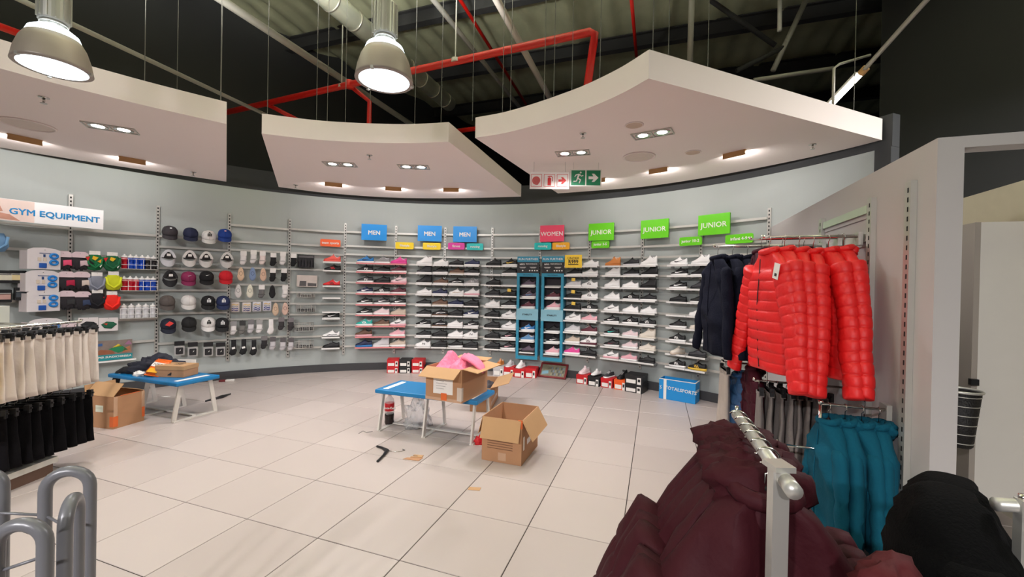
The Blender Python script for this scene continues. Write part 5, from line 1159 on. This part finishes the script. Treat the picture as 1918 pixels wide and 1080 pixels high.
b3 = [('pale shoe box behind the pink carton flap', (-0.209,7.492), -0.2, (196, 192, 192), 0.17, 'r o o', 0.8), ('red shoe box with grey sandal on top', (-0.026,7.464), -0.2, RED_, 0.16, 's l w', 0.85), ('red shoe box with white runner on top', (0.164,7.394), -0.22, RED_, 0.15, 'r w w', 0.9), ('red shoe box left of the framed board', (0.361,7.368), -0.25, RED_, 0.17, None, 0.0),
      ('red shoe box with pale pink shoe on top', (1.205,6.995), -0.5, RED_, 0.15, 'r q q', 0.9), ('black shoe box with black and white slide on top', (1.375,6.858), -0.52, BLK_, 0.15, 's w k', 0.85), ('red shoe box with strappy shoe on top', (1.565,6.765), -0.55, RED_, 0.15, 's d w', 0.85), ('orange shoe box with black shoe on top', (1.749,6.639), -0.58, ORG_, 0.16, 'h k k', 0.8)]
for lb, p, rz, rgb, h, sp, tl in b3:
    bx = sb(lb, p, rz, rgb, h=h, w=0.19)
    if sp:
        s = make_shoe(sp, '%s standing on the %s' % (shoe_words(sp), lb.split(' with')[0].split(' behind')[0] + {'pale': ' behind the carton', 'red ': ' of the %s' % ('strappy shoe' if 'strappy' in lb else 'pink shoe' if 'pink' in lb else 'sandal' if 'sandal' in lb else 'white runner'), 'blac': ' of the slide', 'oran': ''}[lb[:4]]), tl, 'shoes on top of shoe boxes')
        s.location = bx.location + Vector((0, 0.0, h + 0.0005)); s.rotation_euler = (0, 0, rz + 1.25)
sb('large black shoe box, lower of the right stack', (1.917,6.484), -0.62, BLK_, w=0.27, l=0.28, h=0.13); o = sb('large black shoe box, upper of the right stack', (1.917,6.484), -0.58, BLK_, w=0.27, l=0.28, h=0.14, z=0.1305)
MB().prism([(-.02, .03), (.03, .03), (.02, .06)], -0.1445, -0.1435).build('logo', M_PAPER, o)
# blue shop carton
r, w, d = open_box('shop_carton', 'blue open TOTALSPORTS carton against the wall', (2.192,6.134), (2.593,5.829), Vector((2.593,5.829)) + Vector((0.14, 0.19)), 0.001, 0.29, [], M_BLUE, M_BLUE, 0.008)
lettering('TOTALSPORTS', 0.066, M_PAPER, r, (w * .10, -0.002, 0.16), 0.002, 0.001, rot=(0, 0.05, 0)); MB().bb(-w * .37, -w * .29, -0.002, -0.0003, 0, 0.29).build('white_stripe', M_PAPER, r); lettering('S', 0.07, M_PAPER, r, (-w * .45, -0.002, 0.165), 0.002)
MB().bb(-w / 2, w / 2, -0.001, 0.009, 0.286, 0.294).bb(w / 2 - .009, w / 2 + .001, 0.009, d, 0.286, 0.294).build('white_rim', M_PAPER, r); o = lettering('TOTAL', 0.06, M_PAPER, r, (w / 2 + .002, d * .45, 0.16), 0.002); o.rotation_euler = (0, 0, PI / 2)
heap('dark garments lying inside the blue carton', 'stored_garments', 'clothing', r, w - 0.025, d - 0.02, 0.14, 0.14, mat('stored_dark', (28, 26, 30), 0.8, bump=0.4, bscale=18), 1.1)
# framed board leaning on the wall
p = Vector((0.725,7.316)); r = thing('framed_board', 'dark red framed photo board leaning against the wall', 'picture frame', (p.x, p.y, 0), -0.37); r.rotation_euler = (-0.75, 0, -0.40)
mr = mat('frame_maroon', (120, 30, 34), 0.4); fr = MB()
for a0, b0, c0, d0 in ((-.25, .25, 0, .03), (-.25, .25, .27, .30), (-.25, -.22, .03, .27), (.22, .25, .03, .27)): fr.bb(a0, b0, -0.02, 0.01, c0, d0)
fr.build('frame', mr, r); MB().bb(-.22, .22, -0.004, 0.006, .03, .27).build('photo_board', mat('board_photo', (128, 124, 104), 0.3, var=0.5, scale=14), r)
for i in range(3):
    for k in range(7): MB().bb(-.04 + k * .035, -.016 + k * .035, -0.0055, -0.0041, .06 + i * .06, .105 + i * .06).build('photo_print', mat('photo_%d' % ((i + k) % 3), ((150, 146, 120), (90, 96, 92), (120, 134, 150))[(i + k) % 3], 0.4), r)
MB().prism([(-.2, .06), (-.08, .09), (-.09, .15), (-.2, .13)], -0.0055, -0.0041).build('photo_print', mat('photo_sky', (126, 170, 186), 0.4), r)

# ================================================================== hanging garments
def garment_meshes(W, L, T, quilt, hood, sl, seed, wr=0.012, slant=0.10, amp=0.014, drop=0.06, sr=0.064):
    """origin at the hook; x = shoulder line, -y = front"""
    out = {}; rr = random.Random(seed); zs = -0.13; n = 26; rows = []
    per = 7 if quilt else 3
    step = (quilt / per) if quilt else 0.025
    hts = [(-0.115 - drop * q ** 1.25, 0.055 + (W / 2 * 0.97 - 0.055) * q ** 0.85, 0.035 + (T / 2 * 0.75 - 0.035) * q) for q in (0, 0.2, 0.45, 0.7, 0.88, 1.0)]
    z0 = -0.115 - drop - 0.012; zend = zs - L
    PROF = ((0.0, 0.0), (0.07, 0.55), (0.2, 0.88), (0.5, 1.0), (0.8, 0.88), (0.93, 0.55))
    puff = [0.0] * len(hts)
    if quilt:
        nb = max(1, int(round((z0 - zend) / quilt)))
        for m in range(nb):
            for f, q in PROF:
                z = z0 + (zend - z0) * (m + f) / nb; hts.append((z, W / 2 * (0.97 + 0.06 * (m + f) / nb), None)); puff.append(q)
    else:
        z = z0
        while z > zend + 0.01: hts.append((z, W / 2 * (0.97 + 0.06 * smoothstep(z0, zend, z)), None)); puff.append(0.0); z -= step
    hts.append((zend, W / 2 * 0.98, None)); puff.append(0.0)
    for (z, w, dpt), pf in zip(hts, puff):
        t = (zs - z) / L; dp = dpt if dpt else T / 2 * (0.75 + 0.35 * math.sin(PI * min(1, max(0, t)) * 0.9))
        b = amp * pf
        ring = []
        for j in range(n):
            a = 2 * PI * j / n; cx, sy = math.cos(a), math.sin(a)
            x = w * math.copysign(abs(cx) ** 0.75, cx); y = dp * math.copysign(abs(sy) ** 0.8, sy)
            k = (0.6 - 1.8 * abs(noise.noise((x * 6 + seed + z * 2.5, z * 2.2, y * 6)))) * wr + noise.noise((x * 20, z * 12 + seed, y * 9)) * wr * 0.4
            f = 1 + (b + k) / max(0.03, math.hypot(x, y))
            ring.append((x + math.copysign(b * 0.3, x), y + math.copysign(b + 0, sy) * abs(sy) + k * sy * 2.2, z))
        rows.append(ring)
    out['body'] = MB().loft(rows).mesh('body', True)
    for s, nm in ((-1, 'sleeve_a'), (1, 'sleeve_b')):
        pts, rad = [], []
        ts = [(k / 20, 0.0) for k in range(21)] if not quilt else [((m + f) / max(1, round(sl / quilt)), q) for m in range(max(1, round(sl / quilt))) for f, q in PROF] + [(1.0, 0.0)]
        for k, (t, pf) in enumerate(ts):
            zz = -0.105 - drop * 0.95 - sl * t
            x = s * (W / 2 - 0.05 + slant * t ** 0.9 + 0.01 * noise.noise((t * 5, seed, s)))
            y = -0.02 - 0.05 * t * t + 0.015 * noise.noise((t * 4, s, seed))
            q = amp * 0.9 * pf if quilt else wr * noise.noise((t * 12, seed, s * 3))
            pts.append((x, y, zz)); rad.append((sr - sr * 0.22 * t + q) * (0.55 if k == 0 else 0.8 if k == len(ts) - 1 else 1.0) * (T / 0.17) ** 0.5)
        tb = MB().tube(pts, rad, 14); tb.v = [(x, y * 0.72 + wr * 0.8 * (0.4 - 1.6 * abs(noise.noise((x * 9 + z * 4, z * 3, seed + s)))), z) for x, y, z in tb.v]
        out[nm] = tb.mesh('sleeve', True)
    if hood:
        rings = []
        for i in range(1, 14):
            a = PI * i / 14; ring = []
            for j in range(20):
                b = 2 * PI * j / 20; x, y, z = math.sin(a) * math.cos(b), math.sin(a) * math.sin(b), math.cos(a)
                q = 1.05 - 0.55 * abs(noise.noise((x * 1.7 + seed, y * 1.7, z * 1.7))) - 0.25 * abs(noise.noise((x * 4, y * 4 + seed, z * 4)))
                ring.append((x * q * 0.125 * hood, 0.045 + y * q * 0.07 * hood, -0.135 - z * q * 0.08 * hood + 0.02 * abs(x)))
            rings.append(ring)
        out['hood'] = MB().loft(rings).mesh('hood', True)
    out['collar'] = MB().tube([(0.068 * math.cos(2 * PI * k / 14), 0.045 * math.sin(2 * PI * k / 14), -0.108 + 0.012 * math.sin(2 * PI * k / 14)) for k in range(14)], 0.022, 8, loop=True).mesh('collar', True)
    out['zip'] = MB().tube([(0.004 * math.sin(k), -T / 2 * (0.78 + 0.33 * math.sin(PI * k / 12 * 0.9)) - 0.014, -0.17 - (L - 0.06) * k / 12) for k in range(13)], 0.004, 5).mesh('zip')
    return out
def hanger_mesh():
    mb = MB(); pts = [(0.0, 0, -0.10), (0, 0, -0.045)] + [(0.022 * math.sin(a) , 0, -0.022 + 0.022 * -math.cos(a)) for a in [0.4 + 0.35 * k for k in range(11)]]
    mb.tube(pts, 0.0022, 6); return mb.mesh('hanger_hook', True)
HOOK = hanger_mesh()
BARS = {}
def hang(root_label, cat, name, M, mats, pos, rz, group, tilt=0.0, bare=False, W=0.4, hs=1.0):
    r = thing(name, root_label, cat, pos, rz, group); r.rotation_euler = (tilt, 0, rz)
    body = mats[0]; acc = mats[1] if len(mats) > 1 else body
    put('body', M['body'], body, r)
    put('sleeve', M['sleeve_a'], body, r); put('sleeve', M['sleeve_b'], body, r)
    if 'hood' in M: put('hood', M['hood'], body, r)
    if not bare: put('collar', M['collar'], body, r)
    if not bare: put('zip', M['zip'], acc, r)
    if not bare: put('hanger_hook', HOOK, M_CHROME, r).scale = (hs, hs, hs)
    k = round(W, 2)
    if k not in BARS: BARS[k] = MB().tube([(-W * 0.32, 0, -0.215), (-W * 0.15, 0, -0.155), (0, 0, -0.10), (W * 0.15, 0, -0.155), (W * 0.32, 0, -0.215)], 0.009, 7).mesh('hanger_bar', True)
    if not bare: put('hanger_bar', BARS[k], M_BLACKP, r)
    return r
RZ_W = math.atan2(IY, IX) + PI         # shoulders along the partition, front out to the shop
# ------------------------------------------------------------------ uprights and arms on the partition
def part_upright(label, u):
    r = thing('rack_upright', label, 'rack', rack_point(u, 0, 0), -PSI, 'slotted uprights on the partition')
    # local x = J, so the shop side is -x
    MB().bb(-0.032, -0.001, -0.03, 0.03, 0.1, 2.25).build('channel', M_STEEL, r)
    s = MB(); z = 0.15
    while z < 2.2: s.bb(-0.0332, -0.0318, -0.012, 0.0, z, z + 0.028); z += 0.055
    s.build('slots', M_HOLE, r)['kind'] = 'stuff'
part_upright('slotted steel upright beside the red jackets', 0.66); part_upright('slotted steel upright behind the navy hoodies', 1.56); part_upright('slotted steel upright behind the teal hoodies', 0.20)
def part_rail(label, u0, u1, z, m):
    r = thing('wall_strip', label, 'rail', rack_point((u0 + u1) / 2, 0.002, z), math.atan2(IY, IX), 'strips on the partition')
    MB().bb(-(u1 - u0) / 2, (u1 - u0) / 2, 0.0, 0.02, -0.028, 0.028).build('strip', m, r); MB().bb(-(u1 - u0) / 2, (u1 - u0) / 2, 0.0, 0.006, -0.06, -0.0285).build('lip', M_PART, r)
part_rail('pale green wall strip above the red jackets', 0.72, 1.52, 2.185, mat('strip_green', (196, 212, 190), 0.4)); part_rail('lower wall strip behind the red jackets', 0.72, 1.52, 1.99, M_RAIL)
def arm(label, u, z, v1, drop=None, bars=2, v0=0.0):
    r = thing('hang_arm', label, 'rail', rack_point(u, 0, z), -PSI, 'chrome hanging arms')
    off = 0.035 if bars == 2 else 0.0
    MB().tube([(-v0 - 0.034, 0, 0), (-v1, 0, 0), (-v1 - 0.002, 0, 0.02)], 0.0085, 8).build('bar', M_CHROME, r, True)
    if bars == 2: MB().tube([(-v0 - 0.034, 0.05, 0.012), (-v1 + 0.02, 0.05, 0.012)], 0.0085, 8).build('bar', M_CHROME, r, True)
    MB().bb(-0.06, -0.033, -0.02, 0.07, -0.06, 0.03).build('bracket', M_STEEL, r)
    if drop:
        MB().tube([(-v1, 0, 0), (-v1, 0, -drop[0]), (-drop[1], 0, -drop[0]), (-drop[1], 0, -drop[0] + 0.03)], 0.0095, 8).build('drop_bar', M_CHROME, r, True)
    MB().lathe([(0.014, -0.0), (0.014, 0.02), (0.001, 0.022)], 10, (-v1, 0, 0.0)).build('end_stop', M_CHROME, r, True)
arm('chrome arm carrying the red puffer jackets', 0.75, 2.0, 0.64); arm('chrome arm carrying the navy hoodies', 1.42, 2.0, 0.89); arm('chrome arm carrying the grey trousers', 0.92, 0.90, 0.64, bars=1)
arm('stepped chrome arm carrying the teal hoodies', 0.32, 0.90, 0.39, (0.29, 0.62), 1); arm('low chrome arm carrying the blue quilted jackets', 1.42, 0.95, 0.80, bars=1)
M_RED = mat('puffer_red', (226, 24, 26), 0.5, var=0.05, scale=10, bump=0.25, bscale=40); M_NAVY = mat('hoodie_navy', (17, 19, 33), 0.95, bump=0.3, bscale=120, spec=0.15); M_TEALH = mat('hoodie_teal', (13, 82, 104), 0.95, bump=0.2, bscale=90, spec=0.2)
M_MAROON = mat('puffer_maroon', (58, 16, 24), 0.7, var=0.08, scale=8, bump=0.45, bscale=22, spec=0.2); M_BLUEQ = mat('puffer_blue', (34, 72, 112), 0.6, bump=0.2, bscale=40); M_FLEECE = mat('fleece_black', (7, 7, 8), 1.0, bump=0.5, bscale=130, spec=0.1); M_ZIPR = mat('zip_dark', (60, 20, 22), 0.4)
RJ = [garment_meshes(0.48, 0.86, 0.13, 0.072, 0.62, 0.84, 11 + k, 0.012, 0.25, 0.011, 0.13, 0.092) for k in range(3)]
for k, (v, dz, tl) in enumerate(((0.60, 0, 0.02), (0.50, 0.01, 0.0), (0.41, 0.0, 0.02), (0.32, -0.01, -0.02), (0.23, 0.0, 0.01), (0.14, 0.01, 0.0))):
    hang('red quilted puffer jacket, %s on its arm counting from the aisle' % ORD[k], 'jacket', 'puffer_jacket', RJ[k % 3], (M_RED, M_ZIPR), rack_point(0.75, v, 2.012 + dz), RZ_W + rnd.uniform(-.12, .12) + (0.22 if k == 0 else 0), 'red puffer jackets', tl, W=0.47)
r = thing('swing_tag', 'white swing tag on the outermost red jacket', 'tag', Vector((1.826,2.900,1.690)), RZ_W + 0.3); MB().bb(-0.035, 0.03, -0.002, 0.0, 0, 0.11, Matrix.Rotation(0.25, 4, 'Y')).build('card', M_PAPER, r); MB().bb(-0.012, 0.012, -0.004, -0.0021, 0.02, 0.04, Matrix.Rotation(0.25, 4, 'Y')).build('print', M_INK, r)
NJ = [garment_meshes(0.46, 0.86, 0.12, 0, 0.7, 0.78, 31 + k, 0.02, 0.15, drop=0.11, sr=0.075) for k in range(2)]
for k in range(6): hang('navy hooded top, %s on its arm counting from the aisle' % ORD[k], 'hoodie', 'hooded_top', NJ[k % 2], (M_NAVY,), rack_point(1.42, 0.86 - 0.12 * k, 2.012), RZ_W + rnd.uniform(-.1, .1) + (0.35, 0.2, 0.1, 0, 0, 0)[k], 'navy hooded tops', 0.0, W=0.44)
TJ = [garment_meshes(0.40, 0.68, 0.11, 0, 0.75, 0.64, 41 + k, 0.02, 0.12, drop=0.15, sr=0.065) for k in range(2)]
for k in range(4): hang('teal hooded top, %s on its arm counting from the aisle' % ORD[k], 'hoodie', 'hooded_top', TJ[k % 2], (M_TEALH,), rack_point(0.32, 0.345 - 0.085 * k, 0.912), RZ_W + rnd.uniform(-.12, .12), 'teal hooded tops', 0.0, W=0.44)
BU = garment_meshes(0.44, 0.6, 0.12, 0.08, 0.7, 0.5, 57, 0.014, 0.08, drop=0.10)
arm('chrome arm behind the red jackets with burgundy jackets', 1.10, 2.03, 0.66, bars=1); arm('low chrome arm with one burgundy jacket', 1.16, 1.06, 0.66, bars=1)
M_BURG = mat('puffer_burgundy', (62, 14, 28), 0.7, bump=0.3, bscale=30, spec=0.2)
for k in range(3): hang('burgundy jacket half hidden behind the red jackets, %s from the aisle' % ORD[k], 'jacket', 'puffer_jacket', BU, (M_BURG,), rack_point(1.10, 0.58 - 0.15 * k, 2.042), RZ_W, 'burgundy jackets', 0.0, W=0.44)
hang('burgundy jacket low down between navy tops and grey trousers', 'jacket', 'puffer_jacket', BU, (M_BURG,), rack_point(1.16, 0.60, 1.072), RZ_W, 'burgundy jackets', 0.0, W=0.44)
BJ = garment_meshes(0.40, 0.58, 0.13, 0.085, 0.0, 0.5, 51, 0.012, 0.06)
for k in range(2): hang('blue quilted jacket below the navy hoodies, %s one' % ('outer', 'inner')[k], 'jacket', 'puffer_jacket', BJ, (M_BLUEQ,), rack_point(1.42, 0.66 - 0.12 * k, 0.962), RZ_W + 0.1, 'blue quilted jackets', 0.0, W=0.40)

# ------------------------------------------------------------------ trousers, skirts and shorts on clip hangers
def trouser_mesh(w, l, legs, seed, flare=1.15, thick=0.03):
    parts = []; mb = MB()
    def leg(x0, x1, z0, z1, fl):
        rows = []; n = 22
        for i in range(13):
            t = i / 12; ring = []; c = (x0 + x1) / 2; hw = (x1 - x0) / 2 * (1 + (fl - 1) * t)
            for j in range(n):
                a = 2 * PI * j / n; cx, sy = math.cos(a), math.sin(a)
                x = c + hw * cx; y = thick * (0.5 + 0.6 * t) * sy + 0.010 * (0.3 + t) * math.sin(x * 60 + seed * 2 + t * 2) + 0.008 * noise.noise((x * 10, t * 4, seed))
                ring.append((x, y, z0 + (z1 - z0) * t))
            rows.append(ring)
        mb.loft(rows)
    if legs == 2:
        leg(-w / 2, 0.012, -0.075, -0.075 - l, flare); leg(-0.012, w / 2, -0.075, -0.075 - l, flare)
    else: leg(-w / 2, w / 2, -0.075, -0.075 - l, flare)
    return mb.mesh('cloth', True)
def clip_hanger_mesh(w):
    return MB().tube([(-w / 2 - 0.02, 0, -0.06), (w / 2 + 0.02, 0, -0.06)], 0.007, 7).bb(-w / 2 - 0.01, -w / 2 + 0.025, -0.014, 0.014, -0.095, -0.035).bb(w / 2 - 0.025, w / 2 + 0.01, -0.014, 0.014, -0.095, -0.035).mesh('clip_bar'), MB().tube([(0, 0, -0.06), (0, 0, -0.03)] + [(0.018 * math.sin(a), 0, -0.016 - 0.016 * math.cos(a)) for a in [0.3 + 0.4 * k for k in range(10)]], 0.0025, 6).mesh('hanger_hook', True)
CLIPS = {}
def clipped(label, cat, name, me, m, pos, rz, group, w):
    r = thing(name, label, cat, pos, rz, group)
    if w not in CLIPS: CLIPS[w] = clip_hanger_mesh(w)
    put('cloth', me, m, r); put('clip_bar', CLIPS[w][0], M_BLACKP, r); put('hanger_hook', CLIPS[w][1], M_CHROME, r)
    put('waistband', MB().bb(-w / 2, w / 2, -0.018, 0.018, -0.105, -0.075).mesh('waistband'), m, r)
    return r
GT = [trouser_mesh(0.26, 0.62, 2, s, 1.05, 0.03) for s in (1, 2)]
M_GREYP = mat('sweat_grey', (122, 114, 110), 0.95, var=0.08, bump=0.3, bscale=100)
for k in range(8): clipped('grey sweat trousers, %s on the low arm counting from the aisle' % ORD[k], 'trousers', 'sweat_trousers', GT[k % 2], M_GREYP, rack_point(0.92, 0.61 - 0.062 * k, 0.908), RZ_W + rnd.uniform(-.1, .1), 'grey sweat trousers', 0.26)
BT = trouser_mesh(0.24, 0.74, 2, 5, 1.1, 0.04)
clipped('beige trousers hanging left of the blue quilted jackets', 'trousers', 'trousers', BT, mat('trouser_beige', (176, 164, 154), 0.9), rack_point(1.42, 0.78, 0.958), RZ_W + 0.1, None, 0.24)
# ------------------------------------------------------------------ left gondola with shorts
r = thing('gondola', 'white gondola base and back panel carrying the shorts', 'rack', (0, 0, 0))
MB().bb(-4.32, -4.27, 2.2, 3.55, 0.14, 1.35).build('back_panel', mat('gondola_white', (206, 208, 198), 0.6), r)
MB().bb(-4.30, -3.70, 2.2, 3.42, 0.09, 0.135).build('base_shelf', mat('gondola_shelf', (216, 212, 204), 0.5), r); MB().bb(-4.28, -3.72, 2.22, 3.40, 0.0, 0.0895).build('kick_panel', mat('kick_brown', (104, 78, 64), 0.6), r)
for z, nm in ((1.215, 'upper_rail'), (0.655, 'lower_rail')):
    MB().tube([(-3.80, 2.70, z), (-3.80, 3.68, z), (-3.80, 3.69, z + 0.02)], 0.011, 8).tube([(-4.27, 2.75, z), (-3.80, 2.75, z)], 0.009, 8).tube([(-4.27, 3.40, z), (-3.80, 3.40, z)], 0.009, 8).build(nm, M_CHROME, r, True)
SHW = [trouser_mesh(0.30, 0.46, 2, s, 1.25, 0.03) for s in (3, 4)]; SHB = [trouser_mesh(0.32, 0.40, 2, s, 1.25, 0.035) for s in (6, 7)]
M_SHW = mat('shorts_white', (222, 210, 202), 0.85, var=0.04, bump=0.2, bscale=40); M_SHB = mat('shorts_black', (13, 11, 14), 0.95, bump=0.2, bscale=60, spec=0.15)
for k in range(11): clipped('white shorts on black clip hanger, %s counting from the wall side' % ORD[k], 'shorts', 'shorts', SHW[k % 2], M_SHW, (-3.80, 3.63 - 0.068 * k, 1.222), 0.35 + rnd.uniform(-.12, .12), 'white shorts on the upper rail', 0.28)
for k in range(9): clipped('black shorts on the lower rail, %s counting from the wall side' % ORD[k], 'shorts', 'shorts', SHB[k % 2], M_SHB, (-3.80, 3.60 - 0.08 * k, 0.662), 0.35 + rnd.uniform(-.12, .12), 'black shorts on the lower rail', 0.30)
JS = garment_meshes(0.46, 0.56, 0.10, 0, 0.0, 0.22, 61, 0.012, 0.08)
o = hang('yellow jersey with green hem at the left picture edge', 'jersey', 'jersey', JS, (mat('jersey_yellow', (236, 184, 20), 0.8), mat('jersey_green', (16, 110, 54), 0.8)), Vector((-3.60, 2.66, 1.32)), 0.2, None, 0.0, W=0.46)
MB().bb(-0.24, 0.24, -0.065, 0.065, -0.73, -0.685).build('hem', mat('jersey_green', (16, 110, 54), 0.8), o, bevel=0.02); MB().tube([(0.13 + 0.025 * math.cos(a * PI / 6), -0.068, -0.56 + 0.015 * math.sin(a * PI / 6)) for a in range(12)], 0.003, 4, loop=True).build('emblem', M_INK, o)
MB().tube([(-4.27, 2.66, 1.325), (-3.5, 2.66, 1.325)], 0.009, 8).build('jersey_arm', M_CHROME, r, True)
# ------------------------------------------------------------------ grey tubular hoops at the lower left
r = thing('hoop_stand', 'grey tubular steel hoop stand at the lower left corner', 'stand', (-1.35, 1.15, 0))
M_HOOP = mat('hoop_grey', (116, 116, 121), 0.32, 0.1, var=0.04)
def hoop(a, b, top):
    a, b = Vector(a), Vector(b); m = (a + b) / 2; h = (b - a).length / 2; d = (b - a).normalized(); pts = [(a.x, a.y, 0.0)]
    zc = top - h; o = Vector((-1.35, 1.15)); pts = [(a.x, a.y, 0.015), (a.x, a.y, zc * 0.5)]
    for k in range(13): t = PI * k / 12; q = m - d * (h * math.cos(t)); pts.append((q.x, q.y, zc + h * 1.0 * math.sin(t)))
    pts += [(b.x, b.y, zc * 0.5), (b.x, b.y, 0.015)]
    MB().tube([(x + 1.35, y - 1.15, z) for x, y, z in pts], 0.0165, 16).build('hoop', M_HOOP, r, True)
hoop((-1.445, 1.30), (-1.345, 1.34), 0.99); hoop((-1.222, 1.15), (-1.285, 1.245), 0.965); hoop((-1.265, 1.03), (-1.165, 1.05), 0.985); hoop((-1.68, 1.28), (-1.59, 1.31), 0.99)
for a_, b_ in (((-0.095, 0.15, 0.86), (0.065, 0.095, 0.84)), ((-0.33, 0.13, 0.88), (-0.095, 0.15, 0.86)), ((0.085, -0.12, 0.87), (0.185, -0.10, 0.90))): MB().tube([a_, b_], 0.004, 6).build('cross_wire', M_HOOP, r, True)
MB().bb(-0.36, 0.22, -0.15, 0.22, 0.0, 0.02).build('base_plate', M_HOOP, r)

# ------------------------------------------------------------------ four-way rack in the foreground
A0, A1 = Vector((0.597, 0.90, 1.20)), Vector((0.738, 1.354, 1.20)); AD = (A1 - A0).normalized()
r = thing('four_way_rack', 'silver clothes rack with sloping arm in the right foreground', 'rack', (0, 0, 0))
MB().tube([A0 - AD * 0.03, A1], 0.0155, 16).build('arm_tube', M_STEEL, r, True)
MB().tube([A0 - AD * 0.06, A0 - AD * 0.015], 0.0168, 16).build('end_cap', M_STEEL, r, True)
MB().tube([A1, A1 + Vector((0, 0, 0.03))], 0.006, 8).build('end_pin', M_CHROME, r, True)
MB().beam(A0 + Vector((0, 0.02, 0.025)), A0 + Vector((0, 0.02, -1.18)), 0.036, 0.022, (0, 1, 0)).build('post', M_STEEL, r)
MB().beam(A0 + Vector((-0.022, 0.02, 0.02)), A0 + Vector((0.022, 0.02, 0.02)), 0.05, 0.012).build('collar_plate', M_STEEL, r)
MB().bb(0.40, 0.80, 0.85, 0.89, 0.0, 0.025).bb(0.58, 0.62, 0.6, 1.2, 0.0, 0.024).build('foot', M_STEEL, r)
RZ_A = math.atan2(-AD.x, AD.y)      # shoulders square to the arm
MJ = [garment_meshes(0.54, 0.72, 0.15, 0.15, 1.1, 0.60, 71 + k, 0.052, 0.28, 0.008, 0.27, 0.09) for k in range(4)]
for k in range(6):
    p = A0 + AD * (0.14 + 0.065 * k)
    hang('maroon quilted winter jacket, %s on the foreground arm counting from the front' % ORD[k], 'jacket', 'winter_jacket', MJ[k % 4], (M_MAROON, M_BLACKP), p + Vector((0, 0, 0.017)), RZ_A + rnd.uniform(-.15, .15), 'maroon jackets on the foreground rack', 0.02, W=0.2, hs=1.45)
FJ = garment_meshes(0.52, 0.70, 0.22, 0, 0.0, 0.55, 81, 0.02, 0.08, drop=0.10, sr=0.085)
for k, (x, y, z, rz) in enumerate(((1.17, 1.10, 1.20, 0.9), (1.32, 1.24, 1.17, 0.85))):
    hang('black fleece jacket in the right foreground, %s one' % ('nearer', 'farther')[k], 'jacket', 'fleece_jacket', FJ, (M_FLEECE,), Vector((x, y, z)), rz, 'black fleece jackets', 0.0, True, W=0.52)
r = thing('rack_arm_end', 'white bracket end of another clothes rack at the right edge', 'rack', (1.211,1.000,1.100), -0.3)
MB().tube([(-0.03, 0, 0.0), (0.22, 0.05, 0.0)], 0.016, 14).build('arm_tube', M_STEEL, r, True); MB().bb(0.01, 0.06, -0.014, 0.012, -1.05, 0.02).build('post', M_STEEL, r); MB().tube([(0.02, 0, 0.016), (0.02, 0, 0.032)], 0.008, 10).build('pin', M_CHROME, r, True); MB().tube([(0.02, -0.02, -0.05), (0.14, -0.02, -0.045)], 0.005, 8).build('lever', M_CHROME, r, True)
FM = garment_meshes(0.46, 0.6, 0.16, 0.115, 0.8, 0.5, 91, 0.022, 0.1, 0.012, 0.09)
hang('maroon jacket at the very bottom right corner', 'jacket', 'winter_jacket', FM, (mat('puffer_rust', (80, 26, 30), 0.75, bump=0.4, bscale=22, spec=0.2),), Vector((0.79, 0.80, 1.14)), 0.5, None, 0.0, True, W=0.46)
